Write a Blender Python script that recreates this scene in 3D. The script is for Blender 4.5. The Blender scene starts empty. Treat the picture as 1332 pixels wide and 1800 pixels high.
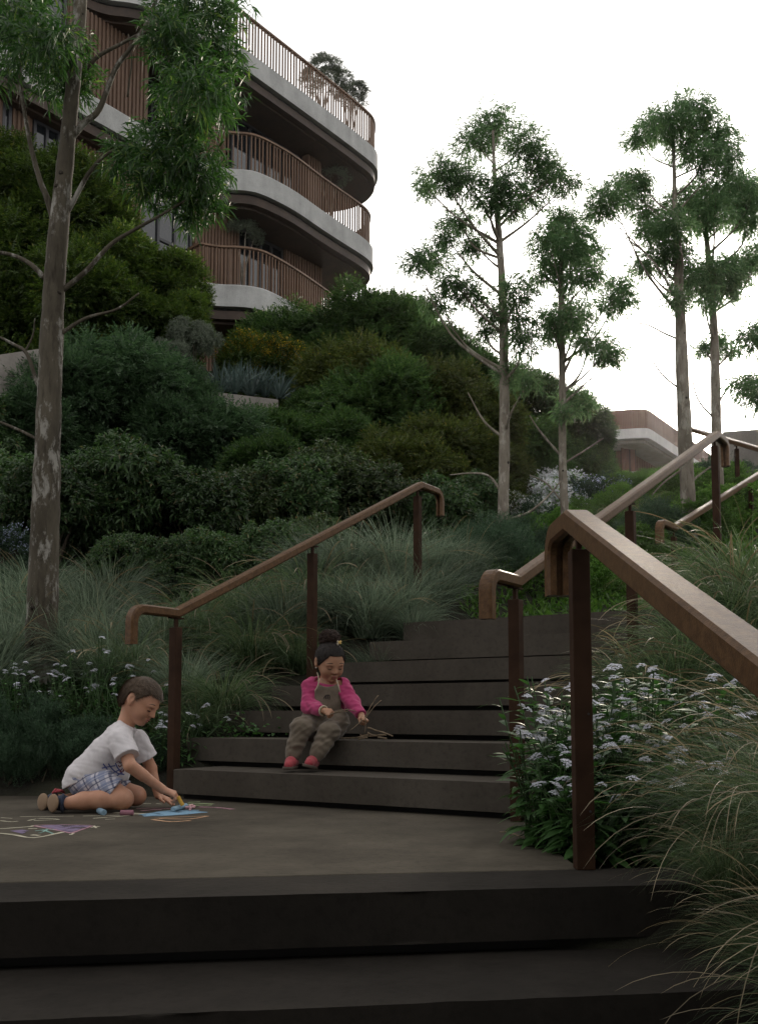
import bpy, bmesh, math, random
import numpy as np
from mathutils import Vector, Matrix
random.seed(7)
RNG = np.random.default_rng(11)
SC = bpy.context.scene
COL = SC.collection

# ------------------------------------------------------------------ camera
FPX, TILT, SHIFT, EYE = 1750.0, math.radians(5.0), 199.0, 0.47
cam_data = bpy.data.cameras.new('camera')
cam_data.sensor_fit = 'VERTICAL'
cam_data.sensor_height = 24.0
cam_data.lens = FPX / 1800.0 * 24.0
cam_data.shift_y = SHIFT / 1800.0
cam_data.clip_start = 0.05
cam_data.clip_end = 2000.0
cam = bpy.data.objects.new('camera', cam_data)
cam.location = (0, 0, EYE)
cam.rotation_euler = (math.pi / 2 + TILT, 0, 0)
COL.objects.link(cam)
SC.camera = cam

# ------------------------------------------------------------------ sky and sun
SUN_EL, SUN_AZ = math.radians(17.0), math.radians(17.5)
world = bpy.data.worlds.new('World')
SC.world = world
world.use_nodes = True
wn = world.node_tree
bg = wn.nodes['Background']
sky = wn.nodes.new('ShaderNodeTexSky')
sky.sky_type = 'NISHITA'
sky.sun_disc = False
sky.sun_elevation = SUN_EL
sky.sun_rotation = SUN_AZ
sky.air_density = 1.0
sky.dust_density = 6.0
sky.ozone_density = 1.0
hsv = wn.nodes.new('ShaderNodeHueSaturation')
hsv.inputs['Saturation'].default_value = 0.25
wn.links.new(sky.outputs[0], hsv.inputs['Color'])
veil = wn.nodes.new('ShaderNodeMix'); veil.data_type = 'RGBA'      # bright overcast veil over the clear sky
veil.inputs[0].default_value = 0.55
veil.inputs[7].default_value = (6.9, 6.75, 6.6, 1)
wn.links.new(hsv.outputs[0], veil.inputs[6])
wn.links.new(veil.outputs[2], bg.inputs['Color'])
bg.inputs['Strength'].default_value = 0.10

sun_data = bpy.data.lights.new('sun', 'SUN')
sun_data.energy = 1.5
sun_data.angle = math.radians(10)
sun_data.color = (1.0, 0.87, 0.70)
sun = bpy.data.objects.new('sun', sun_data)
sdir = Vector((math.sin(SUN_AZ) * math.cos(SUN_EL), math.cos(SUN_AZ) * math.cos(SUN_EL), math.sin(SUN_EL)))
sun.rotation_euler = (-sdir).to_track_quat('-Z', 'Y').to_euler()
sun.location = sdir * 60
COL.objects.link(sun)

vs = SC.view_settings
vs.view_transform = 'Standard'
vs.look = 'None'
vs.exposure = 1.1
vs.gamma = 1.0
vs.use_curve_mapping = False
SC.cycles.use_denoising = True
SC.cycles.max_bounces = 6
SC.cycles.diffuse_bounces = 3
SC.cycles.transmission_bounces = 4
SC.cycles.transparent_max_bounces = 8
SC.cycles.caustics_reflective = False
SC.cycles.caustics_refractive = False

# ------------------------------------------------------------------ photograph pixel -> point at a depth / on a level
def ray(px, py):
    xn = (px - 666.0) / FPX
    yn = -(py - 900.0 - SHIFT) / FPX
    return xn, math.cos(TILT) - yn * math.sin(TILT), math.sin(TILT) + yn * math.cos(TILT)
def P(px, py, d):
    x, y, z = ray(px, py); t = d / y
    return Vector((x * t, d, EYE + z * t))
def G(px, py, z):
    x, y, rz = ray(px, py); t = (z - EYE) / rz
    return Vector((x * t, y * t, z))
def XH(px, d):
    return P(px, 1252, d).x

# ------------------------------------------------------------------ object helpers
def tag(o, label=None, cat=None, group=None, kind=None):
    if label: o['label'] = label
    if cat: o['category'] = cat
    if group: o['group'] = group
    if kind: o['kind'] = kind
    return o
def empty(name, loc=(0, 0, 0), rz=0.0, label=None, cat=None, group=None):
    o = bpy.data.objects.new(name, None)
    o.location = loc; o.rotation_euler = (0, 0, rz); o.empty_display_size = 0.05
    COL.objects.link(o)
    return tag(o, label, cat, group)
def link(name, me, parent=None, loc=None, rot=None, scale=None):
    o = bpy.data.objects.new(name, me)
    COL.objects.link(o)
    if parent is not None: o.parent = parent
    if loc is not None: o.location = loc
    if rot is not None: o.rotation_euler = rot
    if scale is not None: o.scale = scale
    return o
def np_mesh(name, V, Q, mat=None, smooth=False, uv=None):
    """V (n,3), Q (m,4) or (m,3) integer array"""
    me = bpy.data.meshes.new(name)
    V = np.ascontiguousarray(V, dtype=np.float32); Q = np.ascontiguousarray(Q, dtype=np.int32)
    k = Q.shape[1]
    me.vertices.add(len(V)); me.vertices.foreach_set('co', V.ravel())
    me.loops.add(Q.size); me.loops.foreach_set('vertex_index', Q.ravel())
    me.polygons.add(len(Q))
    me.polygons.foreach_set('loop_start', np.arange(0, Q.size, k, dtype=np.int32))
    me.polygons.foreach_set('loop_total', np.full(len(Q), k, dtype=np.int32))
    if smooth: me.polygons.foreach_set('use_smooth', np.ones(len(Q), dtype=bool))
    me.update(calc_edges=True)
    me.validate()
    if mat: me.materials.append(mat)
    return me
def bm_mesh(name, bm, mat=None, smooth=False):
    me = bpy.data.meshes.new(name)
    bmesh.ops.recalc_face_normals(bm, faces=bm.faces)
    if smooth:
        for f in bm.faces: f.smooth = True
    bm.to_mesh(me); bm.free()
    if mat: me.materials.append(mat)
    return me
def obj(name, bm, mat, parent=None, smooth=False):
    return link(name, bm_mesh(name, bm, mat, smooth), parent)
def box(bm, c, s, rz=0.0, bevel=0.0, M=None):
    r = bmesh.ops.create_cube(bm, size=1.0)
    vs_ = r['verts']
    m = Matrix.Translation(Vector(c)) @ (M if M is not None else Matrix.Rotation(rz, 4, 'Z')) @ Matrix.Diagonal((*s, 1))
    bmesh.ops.transform(bm, matrix=m, verts=vs_)
    if bevel > 0:
        es = list({e for v in vs_ for e in v.link_edges})
        bmesh.ops.bevel(bm, geom=es, offset=bevel, segments=2, affect='EDGES', profile=0.5)
def frame_of(t):
    t = Vector(t).normalized()
    a = Vector((0, 0, 1)) if abs(t.z) < 0.9 else Vector((1, 0, 0))
    n = t.cross(a).normalized()
    return n, n.cross(t).normalized()
def tube(bm, pts, radii, seg=8, cap=True):
    pts = [Vector(p) for p in pts]
    if not hasattr(radii, '__len__'): radii = [radii] * len(pts)
    rings = []; n = None
    for i, p in enumerate(pts):
        t = (pts[min(i + 1, len(pts) - 1)] - pts[max(i - 1, 0)])
        if t.length < 1e-9: t = Vector((0, 0, 1))
        t.normalize()
        if n is None: n, b = frame_of(t)
        else:
            n = (n - t * n.dot(t))
            if n.length < 1e-6: n, b = frame_of(t)
            n.normalize()
        b = t.cross(n)
        rings.append([bm.verts.new(p + (n * math.cos(a) + b * math.sin(a)) * radii[i]) for a in [2 * math.pi * k / seg for k in range(seg)]])
    for r0, r1 in zip(rings, rings[1:]):
        for k in range(seg):
            bm.faces.new((r0[k], r0[(k + 1) % seg], r1[(k + 1) % seg], r1[k]))
    if cap:
        bm.faces.new(rings[0][::-1]); bm.faces.new(rings[-1])
def spline(pts, n):
    """Catmull-Rom through pts, n samples per span"""
    p = [np.array(q, dtype=float) for q in pts]
    p = [2 * p[0] - p[1]] + p + [2 * p[-1] - p[-2]]
    out = []
    for i in range(1, len(p) - 2):
        for k in range(n):
            t = k / n
            out.append(0.5 * ((2 * p[i]) + (-p[i-1] + p[i+1]) * t + (2*p[i-1] - 5*p[i] + 4*p[i+1] - p[i+2]) * t*t + (-p[i-1] + 3*p[i] - 3*p[i+1] + p[i+2]) * t**3))
    out.append(p[-2])
    return out
def sweep(bm, pts, prof, side):
    """sweep a closed 2-D profile (across, up) along pts; side = fixed across-direction"""
    pts = [Vector(p) for p in pts]; side = Vector(side).normalized(); rings = []
    for i, p in enumerate(pts):
        t0 = (pts[i] - pts[i-1]).normalized() if i > 0 else (pts[1] - pts[0]).normalized()
        t1 = (pts[i+1] - pts[i]).normalized() if i < len(pts) - 1 else t0
        t = (t0 + t1).normalized()
        k = 1.0 / max(0.35, t.dot(t1))
        up = side.cross(t).normalized()
        rings.append([bm.verts.new(p + side * a + up * (b * k)) for a, b in prof])
    m = len(prof)
    for r0, r1 in zip(rings, rings[1:]):
        for j in range(m):
            bm.faces.new((r0[j], r0[(j+1) % m], r1[(j+1) % m], r1[j]))
    bm.faces.new(rings[0][::-1]); bm.faces.new(rings[-1])

# ------------------------------------------------------------------ materials
MATS = {}
def nt(name):
    m = bpy.data.materials.new(name); m.use_nodes = True
    MATS[name] = m
    return m, m.node_tree, m.node_tree.nodes['Principled BSDF']
def node(t, kind, **kw):
    n = t.nodes.new(kind)
    for k, v in kw.items(): setattr(n, k, v)
    return n
def noise_col(t, c0, c1, scale, detail=6, coord='Object', vec_scale=None, lo=0.35, hi=0.65, rough=0.6):
    tc = node(t, 'ShaderNodeTexCoord')
    n = node(t, 'ShaderNodeTexNoise'); n.inputs['Scale'].default_value = scale; n.inputs['Detail'].default_value = detail
    n.inputs['Roughness'].default_value = rough
    if vec_scale:
        mp = node(t, 'ShaderNodeMapping'); mp.inputs['Scale'].default_value = vec_scale
        t.links.new(tc.outputs[coord], mp.inputs[0]); t.links.new(mp.outputs[0], n.inputs['Vector'])
    else: t.links.new(tc.outputs[coord], n.inputs['Vector'])
    r = node(t, 'ShaderNodeValToRGB')
    r.color_ramp.elements[0].position = lo; r.color_ramp.elements[1].position = hi
    r.color_ramp.elements[0].color = (*c0, 1); r.color_ramp.elements[1].color = (*c1, 1)
    t.links.new(n.outputs['Fac'], r.inputs[0])
    return r.outputs[0], n
def mixc(t, a, b, fac, mode='MIX'):
    m = node(t, 'ShaderNodeMix', data_type='RGBA', blend_type=mode)
    for sock, v in ((m.inputs[6], a), (m.inputs[7], b)):
        if isinstance(v, tuple): sock.default_value = (*v, 1)
        else: t.links.new(v, sock)
    if isinstance(fac, float): m.inputs[0].default_value = fac
    else: t.links.new(fac, m.inputs[0])
    return m.outputs[2]
def bump(t, bsdf, height, strength=0.3, dist=0.01):
    b = node(t, 'ShaderNodeBump'); b.inputs['Strength'].default_value = strength; b.inputs['Distance'].default_value = dist
    t.links.new(height, b.inputs['Height']); t.links.new(b.outputs[0], bsdf.inputs['Normal'])
def mat_noise(name, c0, c1, scale, rough=0.8, bs=0.3, bd=0.005, bscale=None, vec_scale=None, lo=0.35, hi=0.65, spec=0.3):
    m, t, b = nt(name)
    col, n = noise_col(t, c0, c1, scale, vec_scale=vec_scale, lo=lo, hi=hi)
    t.links.new(col, b.inputs['Base Color'])
    b.inputs['Roughness'].default_value = rough
    b.inputs['Specular IOR Level'].default_value = spec
    if bs > 0:
        _, n2 = noise_col(t, c0, c1, bscale or scale * 4, vec_scale=vec_scale)
        bump(t, b, n2.outputs['Fac'], bs, bd)
    return m
def mat_flat(name, c, rough=0.6, spec=0.3, metal=0.0):
    m, t, b = nt(name)
    b.inputs['Base Color'].default_value = (*c, 1); b.inputs['Roughness'].default_value = rough
    b.inputs['Specular IOR Level'].default_value = spec; b.inputs['Metallic'].default_value = metal
    return m
def mat_leaf(name, dark, light, trans=0.35, gloss=0.35, var=None):
    """leaf: colour varies leaf by leaf and plant by plant, some light passes through"""
    m = bpy.data.materials.new(name); m.use_nodes = True; MATS[name] = m
    t = m.node_tree; t.nodes.clear()
    out = node(t, 'ShaderNodeOutputMaterial')
    geo = node(t, 'ShaderNodeNewGeometry'); oi = node(t, 'ShaderNodeObjectInfo')
    r = node(t, 'ShaderNodeValToRGB')
    r.color_ramp.elements[0].color = (*dark, 1); r.color_ramp.elements[1].color = (*light, 1)
    t.links.new(geo.outputs['Random Per Island'], r.inputs[0])
    if var:
        e = r.color_ramp.elements.new(0.93); e.color = (*light, 1)
        r.color_ramp.elements[-1].color = (*var, 1); r.color_ramp.elements[-2].color = (*light, 1)
    h = node(t, 'ShaderNodeHueSaturation')
    mr = node(t, 'ShaderNodeMapRange'); mr.inputs['To Min'].default_value = 0.62; mr.inputs['To Max'].default_value = 1.30
    t.links.new(oi.outputs['Random'], mr.inputs[0]); t.links.new(mr.outputs[0], h.inputs['Value'])
    t.links.new(r.outputs[0], h.inputs['Color'])
    d = node(t, 'ShaderNodeBsdfPrincipled'); d.inputs['Roughness'].default_value = 0.45; d.inputs['Specular IOR Level'].default_value = gloss
    t.links.new(h.outputs[0], d.inputs['Base Color'])
    tr = node(t, 'ShaderNodeBsdfTranslucent')
    g = node(t, 'ShaderNodeHueSaturation'); g.inputs['Saturation'].default_value = 1.15; g.inputs['Value'].default_value = 1.6
    t.links.new(h.outputs[0], g.inputs['Color']); t.links.new(g.outputs[0], tr.inputs['Color'])
    mx = node(t, 'ShaderNodeMixShader'); mx.inputs[0].default_value = trans
    t.links.new(d.outputs[0], mx.inputs[1]); t.links.new(tr.outputs[0], mx.inputs[2])
    t.links.new(mx.outputs[0], out.inputs[0])
    return m
def mat_wood(name, c0, c1, scale=9.0, stretch=(1, 1, 1), rough=0.45, coord='Object', spec=0.4):
    m, t, b = nt(name)
    col, n = noise_col(t, c0, c1, scale, detail=8, vec_scale=stretch, lo=0.3, hi=0.7, coord=coord)
    col2, n2 = noise_col(t, (0.45, 0.45, 0.45), (1, 1, 1), scale * 5, detail=4, vec_scale=stretch, lo=0.35, hi=0.55, coord=coord)
    t.links.new(mixc(t, col, col2, 0.45, 'MULTIPLY'), b.inputs['Base Color'])
    b.inputs['Roughness'].default_value = rough; b.inputs['Specular IOR Level'].default_value = spec
    bump(t, b, n2.outputs['Fac'], 0.35, 0.002)
    return m

def concrete(name, c0, c1, rough=0.75, pits=True, spec=0.3):
    m, t, b = nt(name)
    col, n = noise_col(t, c0, c1, 1.7, detail=9, lo=0.3, hi=0.7, rough=0.68)
    col2, n2 = noise_col(t, (0.62, 0.62, 0.62), (1, 1, 1), 38, detail=4, lo=0.25, hi=0.5)
    c = mixc(t, col, col2, 0.6, 'MULTIPLY')
    streak, n3 = noise_col(t, (0.7, 0.7, 0.7), (1.0, 1.0, 1.0), 3.0, detail=5, vec_scale=(1, 1, 0.15), lo=0.3, hi=0.6)
    c = mixc(t, c, streak, 0.7, 'MULTIPLY')
    t.links.new(c, b.inputs['Base Color'])
    b.inputs['Roughness'].default_value = rough; b.inputs['Specular IOR Level'].default_value = spec
    if pits: bump(t, b, n2.outputs['Fac'], 0.5, 0.004)
    return m
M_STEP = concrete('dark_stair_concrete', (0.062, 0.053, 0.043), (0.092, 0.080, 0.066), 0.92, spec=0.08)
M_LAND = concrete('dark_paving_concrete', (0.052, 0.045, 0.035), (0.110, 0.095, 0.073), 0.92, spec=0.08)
M_LOW = concrete('shade_darkened_step_concrete', (0.018, 0.016, 0.0135), (0.036, 0.031, 0.026), 0.92, spec=0.08)  # darker slab tone, deepened further so the colour carries the shade down here
M_BAND = concrete('pale_concrete', (0.33, 0.33, 0.32), (0.50, 0.50, 0.485))
M_WALLC = concrete('weathered_concrete', (0.20, 0.18, 0.16), (0.34, 0.31, 0.28))
M_SOIL = mat_noise('soil', (0.012, 0.011, 0.007), (0.03, 0.03, 0.017), 2.2, rough=0.95, bs=0.8, bd=0.03, bscale=20)
M_RAIL = mat_wood('oiled_timber', (0.068, 0.032, 0.0125), (0.150, 0.080, 0.035), 7.0, (6, 6, 6), 0.44, spec=0.20)
M_CORTEN = mat_noise('rusted_steel', (0.026, 0.0125, 0.0065), (0.046, 0.023, 0.0125), 9, rough=0.72, spec=0.12, bs=0.15, bd=0.002, bscale=160)
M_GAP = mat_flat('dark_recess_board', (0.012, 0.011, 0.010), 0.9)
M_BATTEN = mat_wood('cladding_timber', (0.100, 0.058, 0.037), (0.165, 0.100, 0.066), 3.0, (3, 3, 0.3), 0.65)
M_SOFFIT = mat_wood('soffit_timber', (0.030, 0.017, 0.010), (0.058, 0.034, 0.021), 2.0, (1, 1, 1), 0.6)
M_BRONZE = mat_noise('bronze_timber', (0.11, 0.062, 0.036), (0.20, 0.120, 0.075), 4, rough=0.5, bs=0, vec_scale=(1, 1, 0.2))
M_FRAME = mat_flat('dark_window_frame', (0.03, 0.03, 0.034), 0.4, 0.5)
M_GLASS = mat_flat('dark_glass', (0.012, 0.014, 0.017), 0.06, 0.9)
M_BARK = None

# =================================================================== GROUND
P1 = Vector((0.59, 4.41)); U = Vector((0.535, 0.845)); W = Vector((-0.845, 0.535))   # stairs: foot, way up, across to the left
def ground_z(x, y):
    x = np.asarray(x, float); y = np.asarray(y, float)
    s = (x - P1.x) * U.x + (y - P1.y) * U.y
    a = (x - P1.x) * W.x + (y - P1.y) * W.y
    up = lambda s: np.where(s < 3.0, 0.42 * s, np.where(s < 17.5, 1.26 + (s - 3.0) * 0.335, 6.12 + (s - 17.5) * 0.13))
    right = np.maximum(up(s), -0.03)
    sl = np.minimum(s, 18.0)
    left = np.maximum(0.444 * sl + 0.2 * np.clip(a - 2.0, 0, 14), -0.05)
    mid = np.where(s < 2.3, 0.40 * s - 0.16, np.where(s < 3.3, 1.02, 1.02 + (s - 3.3) * 0.335))
    mid = np.where(s < 14, mid, 4.6 + (s - 14) * 0.2); mid = np.maximum(mid, -0.16)
    k = np.clip((a - 1.75) / 0.5, 0, 1); k = k * k * (3 - 2 * k)
    q = np.clip((-a - 0.05) / 0.35, 0, 1); q = q * q * (3 - 2 * q)
    far = np.clip((s - 3.2) / 3.5, 0, 1)
    k2 = np.clip((a - 6.5) / 7.0, 0, 1); k2 = k2 * k2 * (3 - 2 * k2)
    k = k * (1 - far) + k2 * far
    z = mid * (1 - k) * (1 - q) + left * k + right * q * (1 - k)
    front = np.clip((2.75 - y) * 0.42, 0, 1.6)
    z = z - front
    on_landing = (y > 2.2) & (y < 5.55) & (x < 0.45 + 0.1 * (y - 3.2)) 
    z = np.where(on_landing, np.minimum(z, -0.16), z)
    z = np.where((y < 2.75) & (x < 1.22), np.minimum(z, -0.95), z)
    return z + 0.03 * np.sin(x * 2.1 + y) * np.sin(y * 1.7 - 0.5 * x) * np.clip((np.abs(a) - 2.3), 0, 1)
def gz(x, y): return float(ground_z(x, y))
def build_ground():
    xs = np.concatenate([np.linspace(-90, -14, 24), np.linspace(-13.5, 13.5, 120), np.linspace(14, 90, 24)])
    ys = np.concatenate([np.linspace(-30, -4, 12), np.linspace(-3.5, 30, 150), np.linspace(31, 110, 28)])
    X, Y = np.meshgrid(xs, ys); Z = ground_z(X, Y)
    n, m = X.shape
    idx = np.arange(n * m).reshape(n, m)
    Q = np.stack([idx[:-1, :-1], idx[:-1, 1:], idx[1:, 1:], idx[1:, :-1]], -1).reshape(-1, 4)
    o = link('hillside', np_mesh('hillside', np.stack([X, Y, Z], -1).reshape(-1, 3), Q, M_SOIL, True))
    tag(o, 'dark planted soil of the hillside beneath the shrubs', kind='structure')
build_ground()

# =================================================================== LANDING AND STEPS
def worn(poly, seed, edges=(0,), step=0.07, amp=0.0022):
    """break the long front edges of a slab into short, slightly chipped pieces"""
    rr = random.Random(seed); out = []
    for i, p in enumerate(poly):
        a, b = Vector(p), Vector(poly[(i + 1) % len(poly)]); out.append((a.x, a.y))
        if i in edges:
            n = int((b - a).length / step); t = (b - a).normalized(); nn = Vector((-t.y, t.x))
            for k in range(1, n):
                q = a + (b - a) * (k / n) + nn * (abs(rr.gauss(0, amp)) + (rr.uniform(.003, .008) if rr.random() < .04 else 0)); out.append((q.x, q.y))
    return out
def prism(bm, poly, z0, z1, bevel=0.0):
    b = [bm.verts.new((p[0], p[1], z0)) for p in poly]; t = [bm.verts.new((p[0], p[1], z1)) for p in poly]
    n = len(poly); fs = [bm.faces.new(b[::-1]), bm.faces.new(t)]
    for i in range(n): fs.append(bm.faces.new((b[i], b[(i+1) % n], t[(i+1) % n], t[i])))
    if bevel > 0:
        es = list({e for v in t for e in v.link_edges} | {e for e in fs[0].edges})
        bmesh.ops.bevel(bm, geom=es, offset=bevel, segments=3, affect='EDGES', profile=0.5)
E0 = Vector((0.9895, 0.1445)); N0 = Vector((-0.1445, 0.9895))          # lower steps: along and inward
O0 = Vector((0.0, 2.66))
def lp(a, b): q = O0 + E0 * a + N0 * b; return (q.x, q.y)
# paving of the landing, behind the nosing slab
land = empty('landing'); tag(land, 'dark concrete landing where the children play', kind='structure')
bm = bmesh.new()
prism(bm, [lp(-4.2, 0.305), lp(0.66, 0.305), (0.60, 3.35), (0.66, 4.1), (0.80, 4.47), (-0.95, 5.62), (-1.15, 5.66), (-4.6, 5.75)], -0.14, 0.0, 0.006)
obj('paving_slab', bm, M_LAND, land)
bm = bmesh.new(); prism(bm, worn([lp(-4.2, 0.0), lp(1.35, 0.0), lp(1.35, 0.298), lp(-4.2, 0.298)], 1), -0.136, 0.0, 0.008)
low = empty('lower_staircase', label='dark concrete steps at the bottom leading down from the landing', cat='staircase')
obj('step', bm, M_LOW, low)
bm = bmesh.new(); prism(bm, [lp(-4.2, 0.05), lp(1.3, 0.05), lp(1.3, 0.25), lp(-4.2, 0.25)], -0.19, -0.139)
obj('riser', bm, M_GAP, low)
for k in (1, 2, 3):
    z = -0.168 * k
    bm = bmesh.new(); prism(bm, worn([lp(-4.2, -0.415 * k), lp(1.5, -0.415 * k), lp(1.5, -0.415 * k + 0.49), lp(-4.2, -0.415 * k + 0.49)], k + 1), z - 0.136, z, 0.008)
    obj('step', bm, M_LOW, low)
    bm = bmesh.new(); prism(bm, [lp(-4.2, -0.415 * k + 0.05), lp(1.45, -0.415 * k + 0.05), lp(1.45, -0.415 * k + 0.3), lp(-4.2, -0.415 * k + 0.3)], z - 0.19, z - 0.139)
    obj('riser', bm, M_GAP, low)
upst = empty('upper_staircase', label='dark concrete flight of seven steps rising from the landing between two handrails', cat='staircase')
T_, R_ = 0.36, 0.16
def sp(s, a): q = P1 + U * s + W * a; return (q.x, q.y)
LEFT_END = [2.03, 2.27, 2.39, 2.21, 2.0, 1.92, 1.86]
for k in range(7):
    z = R_ * (k + 1); s = T_ * k
    a0, a1 = -0.22 + 0.02 * (k % 2), LEFT_END[k]
    bm = bmesh.new(); dep = 0.43 if k < 6 else 1.3
    prism(bm, worn([sp(s, a1), sp(s, a0), sp(s + dep, a0), sp(s + dep, a1)], 20 + k), z - 0.131, z, 0.007)
    obj('step', bm, M_STEP, upst)
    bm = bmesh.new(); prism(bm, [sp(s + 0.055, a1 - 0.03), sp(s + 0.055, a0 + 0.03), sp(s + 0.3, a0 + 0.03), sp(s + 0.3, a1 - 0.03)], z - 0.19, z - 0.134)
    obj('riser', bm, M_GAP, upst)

# =================================================================== HANDRAILS
def profile(w, h, slot):
    b = 0.009
    if slot:
        g, dd = 0.011, 0.018
        return [(-w/2, -h/2 + b), (-w/2, h/2 - b), (-w/2 + b, h/2), (w/2 - b, h/2), (w/2, h/2 - b), (w/2, -h/2 + b), (w/2 - b, -h/2),
                (g, -h/2), (g, -h/2 + dd), (-g, -h/2 + dd), (-g, -h/2), (-w/2 + b, -h/2)]
    return [(-w/2, -h/2 + b), (-w/2, h/2 - b), (-w/2 + b, h/2), (w/2 - b, h/2), (w/2, h/2 - b), (w/2, -h/2 + b), (w/2 - b, -h/2), (-w/2 + b, -h/2)]
def curl(p, d, r, drop, flat):
    """points of a rail end: from the hanging tip up, round a bend and along d to p.  p is the joint with the sloping rail"""
    d = Vector((d[0], d[1], 0)).normalized(); p = Vector(p); e = p - d * (flat + r); c = p - d * flat - Vector((0, 0, r))
    pts = [e - Vector((0, 0, r + drop))]
    for k in range(7):
        a = math.pi - k * math.pi / 12
        pts.append(c + d * (math.cos(a) * r) + Vector((0, 0, math.sin(a) * r)))
    return pts
def handrail(label, start, end, d, w, h, posts, ends, pw=0.052, flat=0.2, r=0.07, drop=0.13, group=None):
    """start/end: joints where the slope begins and ends (rail centre line); d: plan direction from start to end; posts: list of (t, ground z)"""
    start, end = Vector(start), Vector(end); d = Vector((d[0], d[1], 0)).normalized(); side = Vector((d.y, -d.x, 0))
    hr = empty('handrail', (start.x, start.y, posts[0][1]), 0, label, 'handrail', group or 'timber handrails on steel posts')
    inv = Matrix.Translation(-hr.location)
    pts = []
    if 's' in ends: pts += curl(start, d, r, drop, flat)
    pts += [start, end]
    if 'e' in ends: pts += curl(end, -d, r, drop, flat)[::-1]
    bm = bmesh.new(); sweep(bm, pts, profile(w, h, True), side); bm.transform(inv)
    obj('rail', bm, M_RAIL, hr)
    rz = math.atan2(d.y, d.x)
    for t, z0 in posts:
        q = start + (end - start) * t; top = q.z - h / 2 - 0.055
        bm = bmesh.new(); box(bm, (q.x, q.y, (z0 + top) / 2), (pw, pw, top - z0), rz, 0.003); bm.transform(inv)
        po = obj('post', bm, M_CORTEN, hr)
        bm = bmesh.new(); box(bm, (q.x, q.y, top + 0.035), (0.022, 0.016, 0.075), rz, 0.002)
        box(bm, (q.x, q.y, q.z - h / 2 - 0.002), (0.10, 0.03, 0.008), rz)
        bm.transform(inv); obj('bracket', bm, M_CORTEN, po)
        if pw > 0.053:
            for zz in (0.28, 0.75):
                bm = bmesh.new(); c = q + side * (pw / 2) ; tube(bm, [(q.x + pw*0.28, q.y - pw / 2 - 0.002, z0 + zz * 0.62), (q.x + pw*0.28, q.y - pw / 2 + 0.004, z0 + zz * 0.62)], 0.0035, 8)
                bm.transform(inv); obj('screw', bm, M_FRAME, po)
    return hr
def at_line(o, d, px):
    """distance along plan line o + d*s at which it shows at pixel column px (near eye height)"""
    k = (px - 666.0) / FPX
    return (o.x - k * o.y) / (k * d.y - d.x)
# left flight rail
o = Vector((XH(308, 5.6), 5.6)); s3 = at_line(o, U, 733); s2 = at_line(o, U, 545)
st = P(310, 1078, 5.6); en = P(738, 853, 5.6 + U.y * s3)
handrail('brown timber handrail left of the girl with a curled lower end near the boy', st, en, U, 0.060, 0.052,
         [(0.0, -0.02), (s2 / s3, gz(*(o + U * s2)) - 0.1), (0.985, gz(*(o + U * s3)) - 0.1)], 'se', flat=0.26, r=0.075, drop=0.12)
# right flight rail
o = Vector((XH(900, 4.37), 4.37)); s3 = at_line(o, U, 1262); s2 = at_line(o, U, 1105)
st = P(905, 1022, 4.37); en = P(1258, 764, 4.37 + U.y * s3)
handrail('brown timber handrail rising on the right side of the upper flight behind the foreground rail', st, en, U, 0.062, 0.054,
         [(0.0, -0.02), (s2 / s3, gz(*(o + U * s2)) - 0.15), (0.985, gz(*(o + U * s3)) - 0.15)], 'se', flat=0.21, r=0.07, drop=0.12)
# near rail going down to the right
d0 = -N0
st = P(1012, 915, 3.08); en = st + Vector((d0.x * 0.2, d0.y, -0.375)) * 2.35
dd = (en - st)
handrail('large foreground timber handrail with a grooved curled end sloping down to the lower right corner', st, en, (dd.x, dd.y), 0.082, 0.066,
         [(0.012, 0.0), (0.95, -0.6)], 's', pw=0.056, flat=0.20, r=0.085, drop=0.12)
# further flights
st = P(1183, 928, 9.6); en = P(1420, 780, 14.2); dd = en - st
handrail('thin distant timber handrail seen under the right handrail with curled lower end', st, en, (dd.x, dd.y), 0.075, 0.06,
         [(0.0, 1.2), (0.47, 1.9), (0.95, 3.3)], 's', pw=0.05, flat=0.30, r=0.08, drop=0.13)
st = P(1204, 752, 15.0); en = P(1372, 801, 11.4); dd = en - st
handrail('farthest timber handrail near the crest by the concrete wall', st, en, (dd.x, dd.y), 0.075, 0.06,
         [(0.0, 3.6), (0.60, 3.0), (0.95, 2.7)], 's', pw=0.05, flat=0.10, r=0.08, drop=0.13)

# =================================================================== CURVED APARTMENT BUILDING
bld = empty('apartment_building', (-8, 26, 8), label='curved apartment building with pale concrete balcony bands and brown slatted railings', cat='building')
def par(o):                      # child given in world coordinates
    o.parent = bld; o.matrix_parent_inverse = Matrix.Translation(-bld.location); return o
def sub(o, p):
    o.parent = p; return o
LZ = {1: 11.4, 2: 14.7, 3: 18.0}; BT = 0.6
OUTPX = {
 1: [(-150, 268), (0, 350), (120, 414), (200, 458), (270, 495), (318, 518), (345, 530), (363, 535), (389, 538), (419, 539), (446, 542), (473, 549), (520, 572), (580, 608), (620, 636), (640, 655), (643, 668), (630, 680), (590, 690), (530, 694)],
 2: [(-150, 36), (0, 119), (70, 158), (137, 195), (202, 231), (270, 270), (320, 299), (350, 316), (378, 328), (406, 333), (433, 335), (453, 339), (480, 350), (521, 372), (568, 404), (602, 426), (635, 447), (650, 459), (656, 470), (653, 481), (642, 492), (622, 502), (588, 509), (530, 514)],
 3: [(-150, -190), (0, -105), (80, -60), (130, -28), (165, -9), (193, 0), (225, 4), (255, 11), (290, 28), (340, 60), (405, 102), (460, 142), (525, 189), (604, 247), (644, 278), (659, 292), (664, 306), (660, 326), (640, 345), (600, 358), (530, 366)],
}
OUT = {}
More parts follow.
